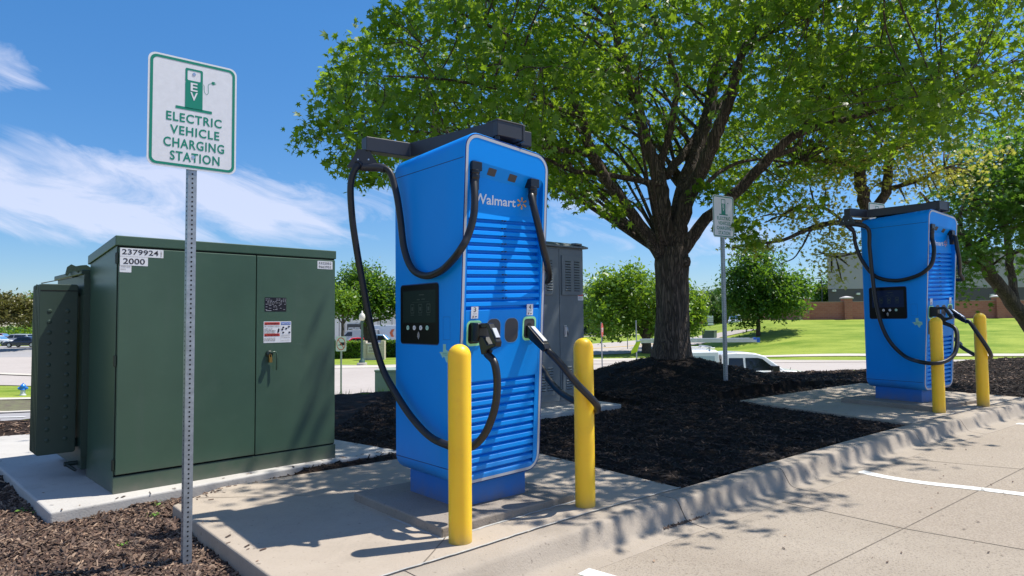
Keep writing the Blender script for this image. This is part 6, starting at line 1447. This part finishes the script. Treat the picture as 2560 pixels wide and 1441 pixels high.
for k in range(330):
    poly = PADS[(0, 0, 1, 2)[k % 4]]; i = int(g.integers(0, len(poly))); a_, b_ = poly[i], poly[(i + 1) % len(poly)]; u = g.uniform(); cx_, cy_ = sum(p[0] for p in poly) / len(poly), sum(p[1] for p in poly) / len(poly)
    x, y = a_[0] + (b_[0] - a_[0]) * u, a_[1] + (b_[1] - a_[1]) * u; w_ = abs(g.normal()) * .045 + .01; dx, dy = cx_ - x, cy_ - y; l_ = math.hypot(dx, dy); x += dx / l_ * w_; y += dy / l_ * w_
    if side(x, y) < .1: continue
    z = (P0(x, y) if k % 4 != 3 else -.002) + .007; an = g.uniform(0, 3.14); l = g.uniform(.006, .022); w = l * g.uniform(.2, .4); c_, s_ = math.cos(an), math.sin(an)
    mb.add([(x - c_ * l + s_ * w, y - s_ * l - c_ * w, z), (x + c_ * l + s_ * w, y + s_ * l - c_ * w, z), (x + c_ * l - s_ * w, y + s_ * l + c_ * w, z + .003), (x - c_ * l - s_ * w, y - s_ * l + c_ * w, z + .002)], [(0, 1, 2, 3)])
stuff(mb.build('spilled_bark', CHIP_L), 'bark scraps spilled over the edges of the concrete pads', 'mulch')
# brown sunlit bark at the far right and along the crest
chips('mulch_chips', 9000, lambda g: (g.uniform(3.2, 13), g.uniform(9.5, 15.2)), CHIP_L, .02, .07, 4, 'brown bark along the far edge of the bed behind the farther charger')
WEED = leaf_mat('weed_leaves', (.12, .26, .04), (.20, .34, .06), (.25, .4, .05), .3)
for i, (px, py, lb) in enumerate(((55, 1290, 'small green weed in the bark at the left, before the transformer pad corner'), (80, 1293, 'tiny weed just right of the leftmost weed'), (390, 1275, 'little green weed in the bark left of the near sign post, by the pad'), (300, 1370, 'small weed in the bark at the bottom left'), (555, 1380, 'weed beside the paving edge right of the near sign post'), (385, 1302, 'tiny sprout left of the near sign post'), (575, 1400, 'tiny sprout at the bottom, right of the near sign post'))):
    d = ray(px, py); tt = (-.10 - CZ) / d[2]; p = CAMP + d * tt; z = mulch_z0(p[0], p[1]); t = thing('weed', lb, 'weed', (p[0], p[1], z), group='weeds in the bark mulch'); g = np.random.default_rng(90 + i)
    mb = MB(); mb.tube([(0, 0, -.01), (.002, 0, .015)], .0015, 5); mb.build('stem', WEED, t); leaf_mesh('leaves', g.normal(size=(14, 3)) * np.array([.022, .022, .006]) + np.array([0, 0, .018]), .014, WEED, t, shape=QUADL, droop=1.5, seed=90 + i)
# grass tufts along the back of the bed and gutter litter
def blades(name, pts, hmin, hmax, m, seed, label):
    g = np.random.default_rng(seed); V = []; Fs = []
    for k, (x, y, z) in enumerate(pts):
        a = g.uniform(0, 6.28); h = g.uniform(hmin, hmax); w = h * .06; dx, dy = math.cos(a) * w, math.sin(a) * w; lx, ly = g.normal() * h * .3, g.normal() * h * .3; V += [(x - dx, y - dy, z), (x + dx, y + dy, z), (x + lx, y + ly, z + h)]; Fs.append((3 * k, 3 * k + 1, 3 * k + 2))
    me = bpy.data.meshes.new(name); me.from_pydata(V, [], Fs); me.materials.append(m); o = bpy.data.objects.new(name, me); COL.objects.link(o); return stuff(o, label, 'grass')
g = np.random.default_rng(77); pts = []
for k in range(9000):
    x = g.uniform(-6.5, 1.6); y = crest(x) + g.uniform(1.1, 9.); pts.append((x, y, T(x, y) - .01))
blades('grass_blades', pts, .06, .16, leaf_mat('blade_green', (.10, .24, .02), (.20, .36, .04), (.3, .45, .05), .35), 5, 'uncut bright grass on the bank behind the mulch bed')
V = []; g = np.random.default_rng(8)
mb = MB()
gut = [(1660, 1333), (1720, 1316), (1790, 1292), (1850, 1268), (1912, 1250)]
for k in range(420):
    i = g.integers(0, 4); u = g.uniform(); px = gut[i][0] + (gut[i + 1][0] - gut[i][0]) * u; py = gut[i][1] + (gut[i + 1][1] - gut[i][1]) * u - abs(g.normal()) * (3 + 9 * max(0, (px - 1760) / 150)) 
    d = ray(px, py); p = CAMP + d * ((-.115 - CZ) / d[2]); z = LOTZ(p[0], p[1]) + .012; a = g.uniform(0, 3.14); l = g.uniform(.006, .022); c, s_ = math.cos(a) * l, math.sin(a) * l
    mb.add([(p[0] - c, p[1] - s_, z), (p[0] + s_ * .4, p[1] - c * .4, z + .004), (p[0] + c, p[1] + s_, z + g.uniform(0, .012)), (p[0] - s_ * .4, p[1] + c * .4, z + .003)], [(0, 1, 2, 3)])
o = mb.build('leaf_litter', CHIP_L); stuff(o, 'dark leaf litter gathered in the gutter below the curb', 'leaf litter')
mb = MB()
for k in range(260):
    x = g.uniform(-1, 8); y = curb_y(x) - g.uniform(.5, 3.5)
    a = g.uniform(0, 3.14); l = g.uniform(.004, .018); c, s_ = math.cos(a) * l, math.sin(a) * l; z = LOTZ(x, y) + .004
    mb.add([(x - c, y - s_, z), (x + s_ * .4, y - c * .4, z + .002), (x + c, y + s_, z + .004), (x - s_ * .4, y + c * .4, z + .002)], [(0, 1, 2, 3)])
o = mb.build('leaf_scraps', CHIP_L); stuff(o, 'tiny leaf scraps scattered over the parking lot concrete', 'leaf litter')
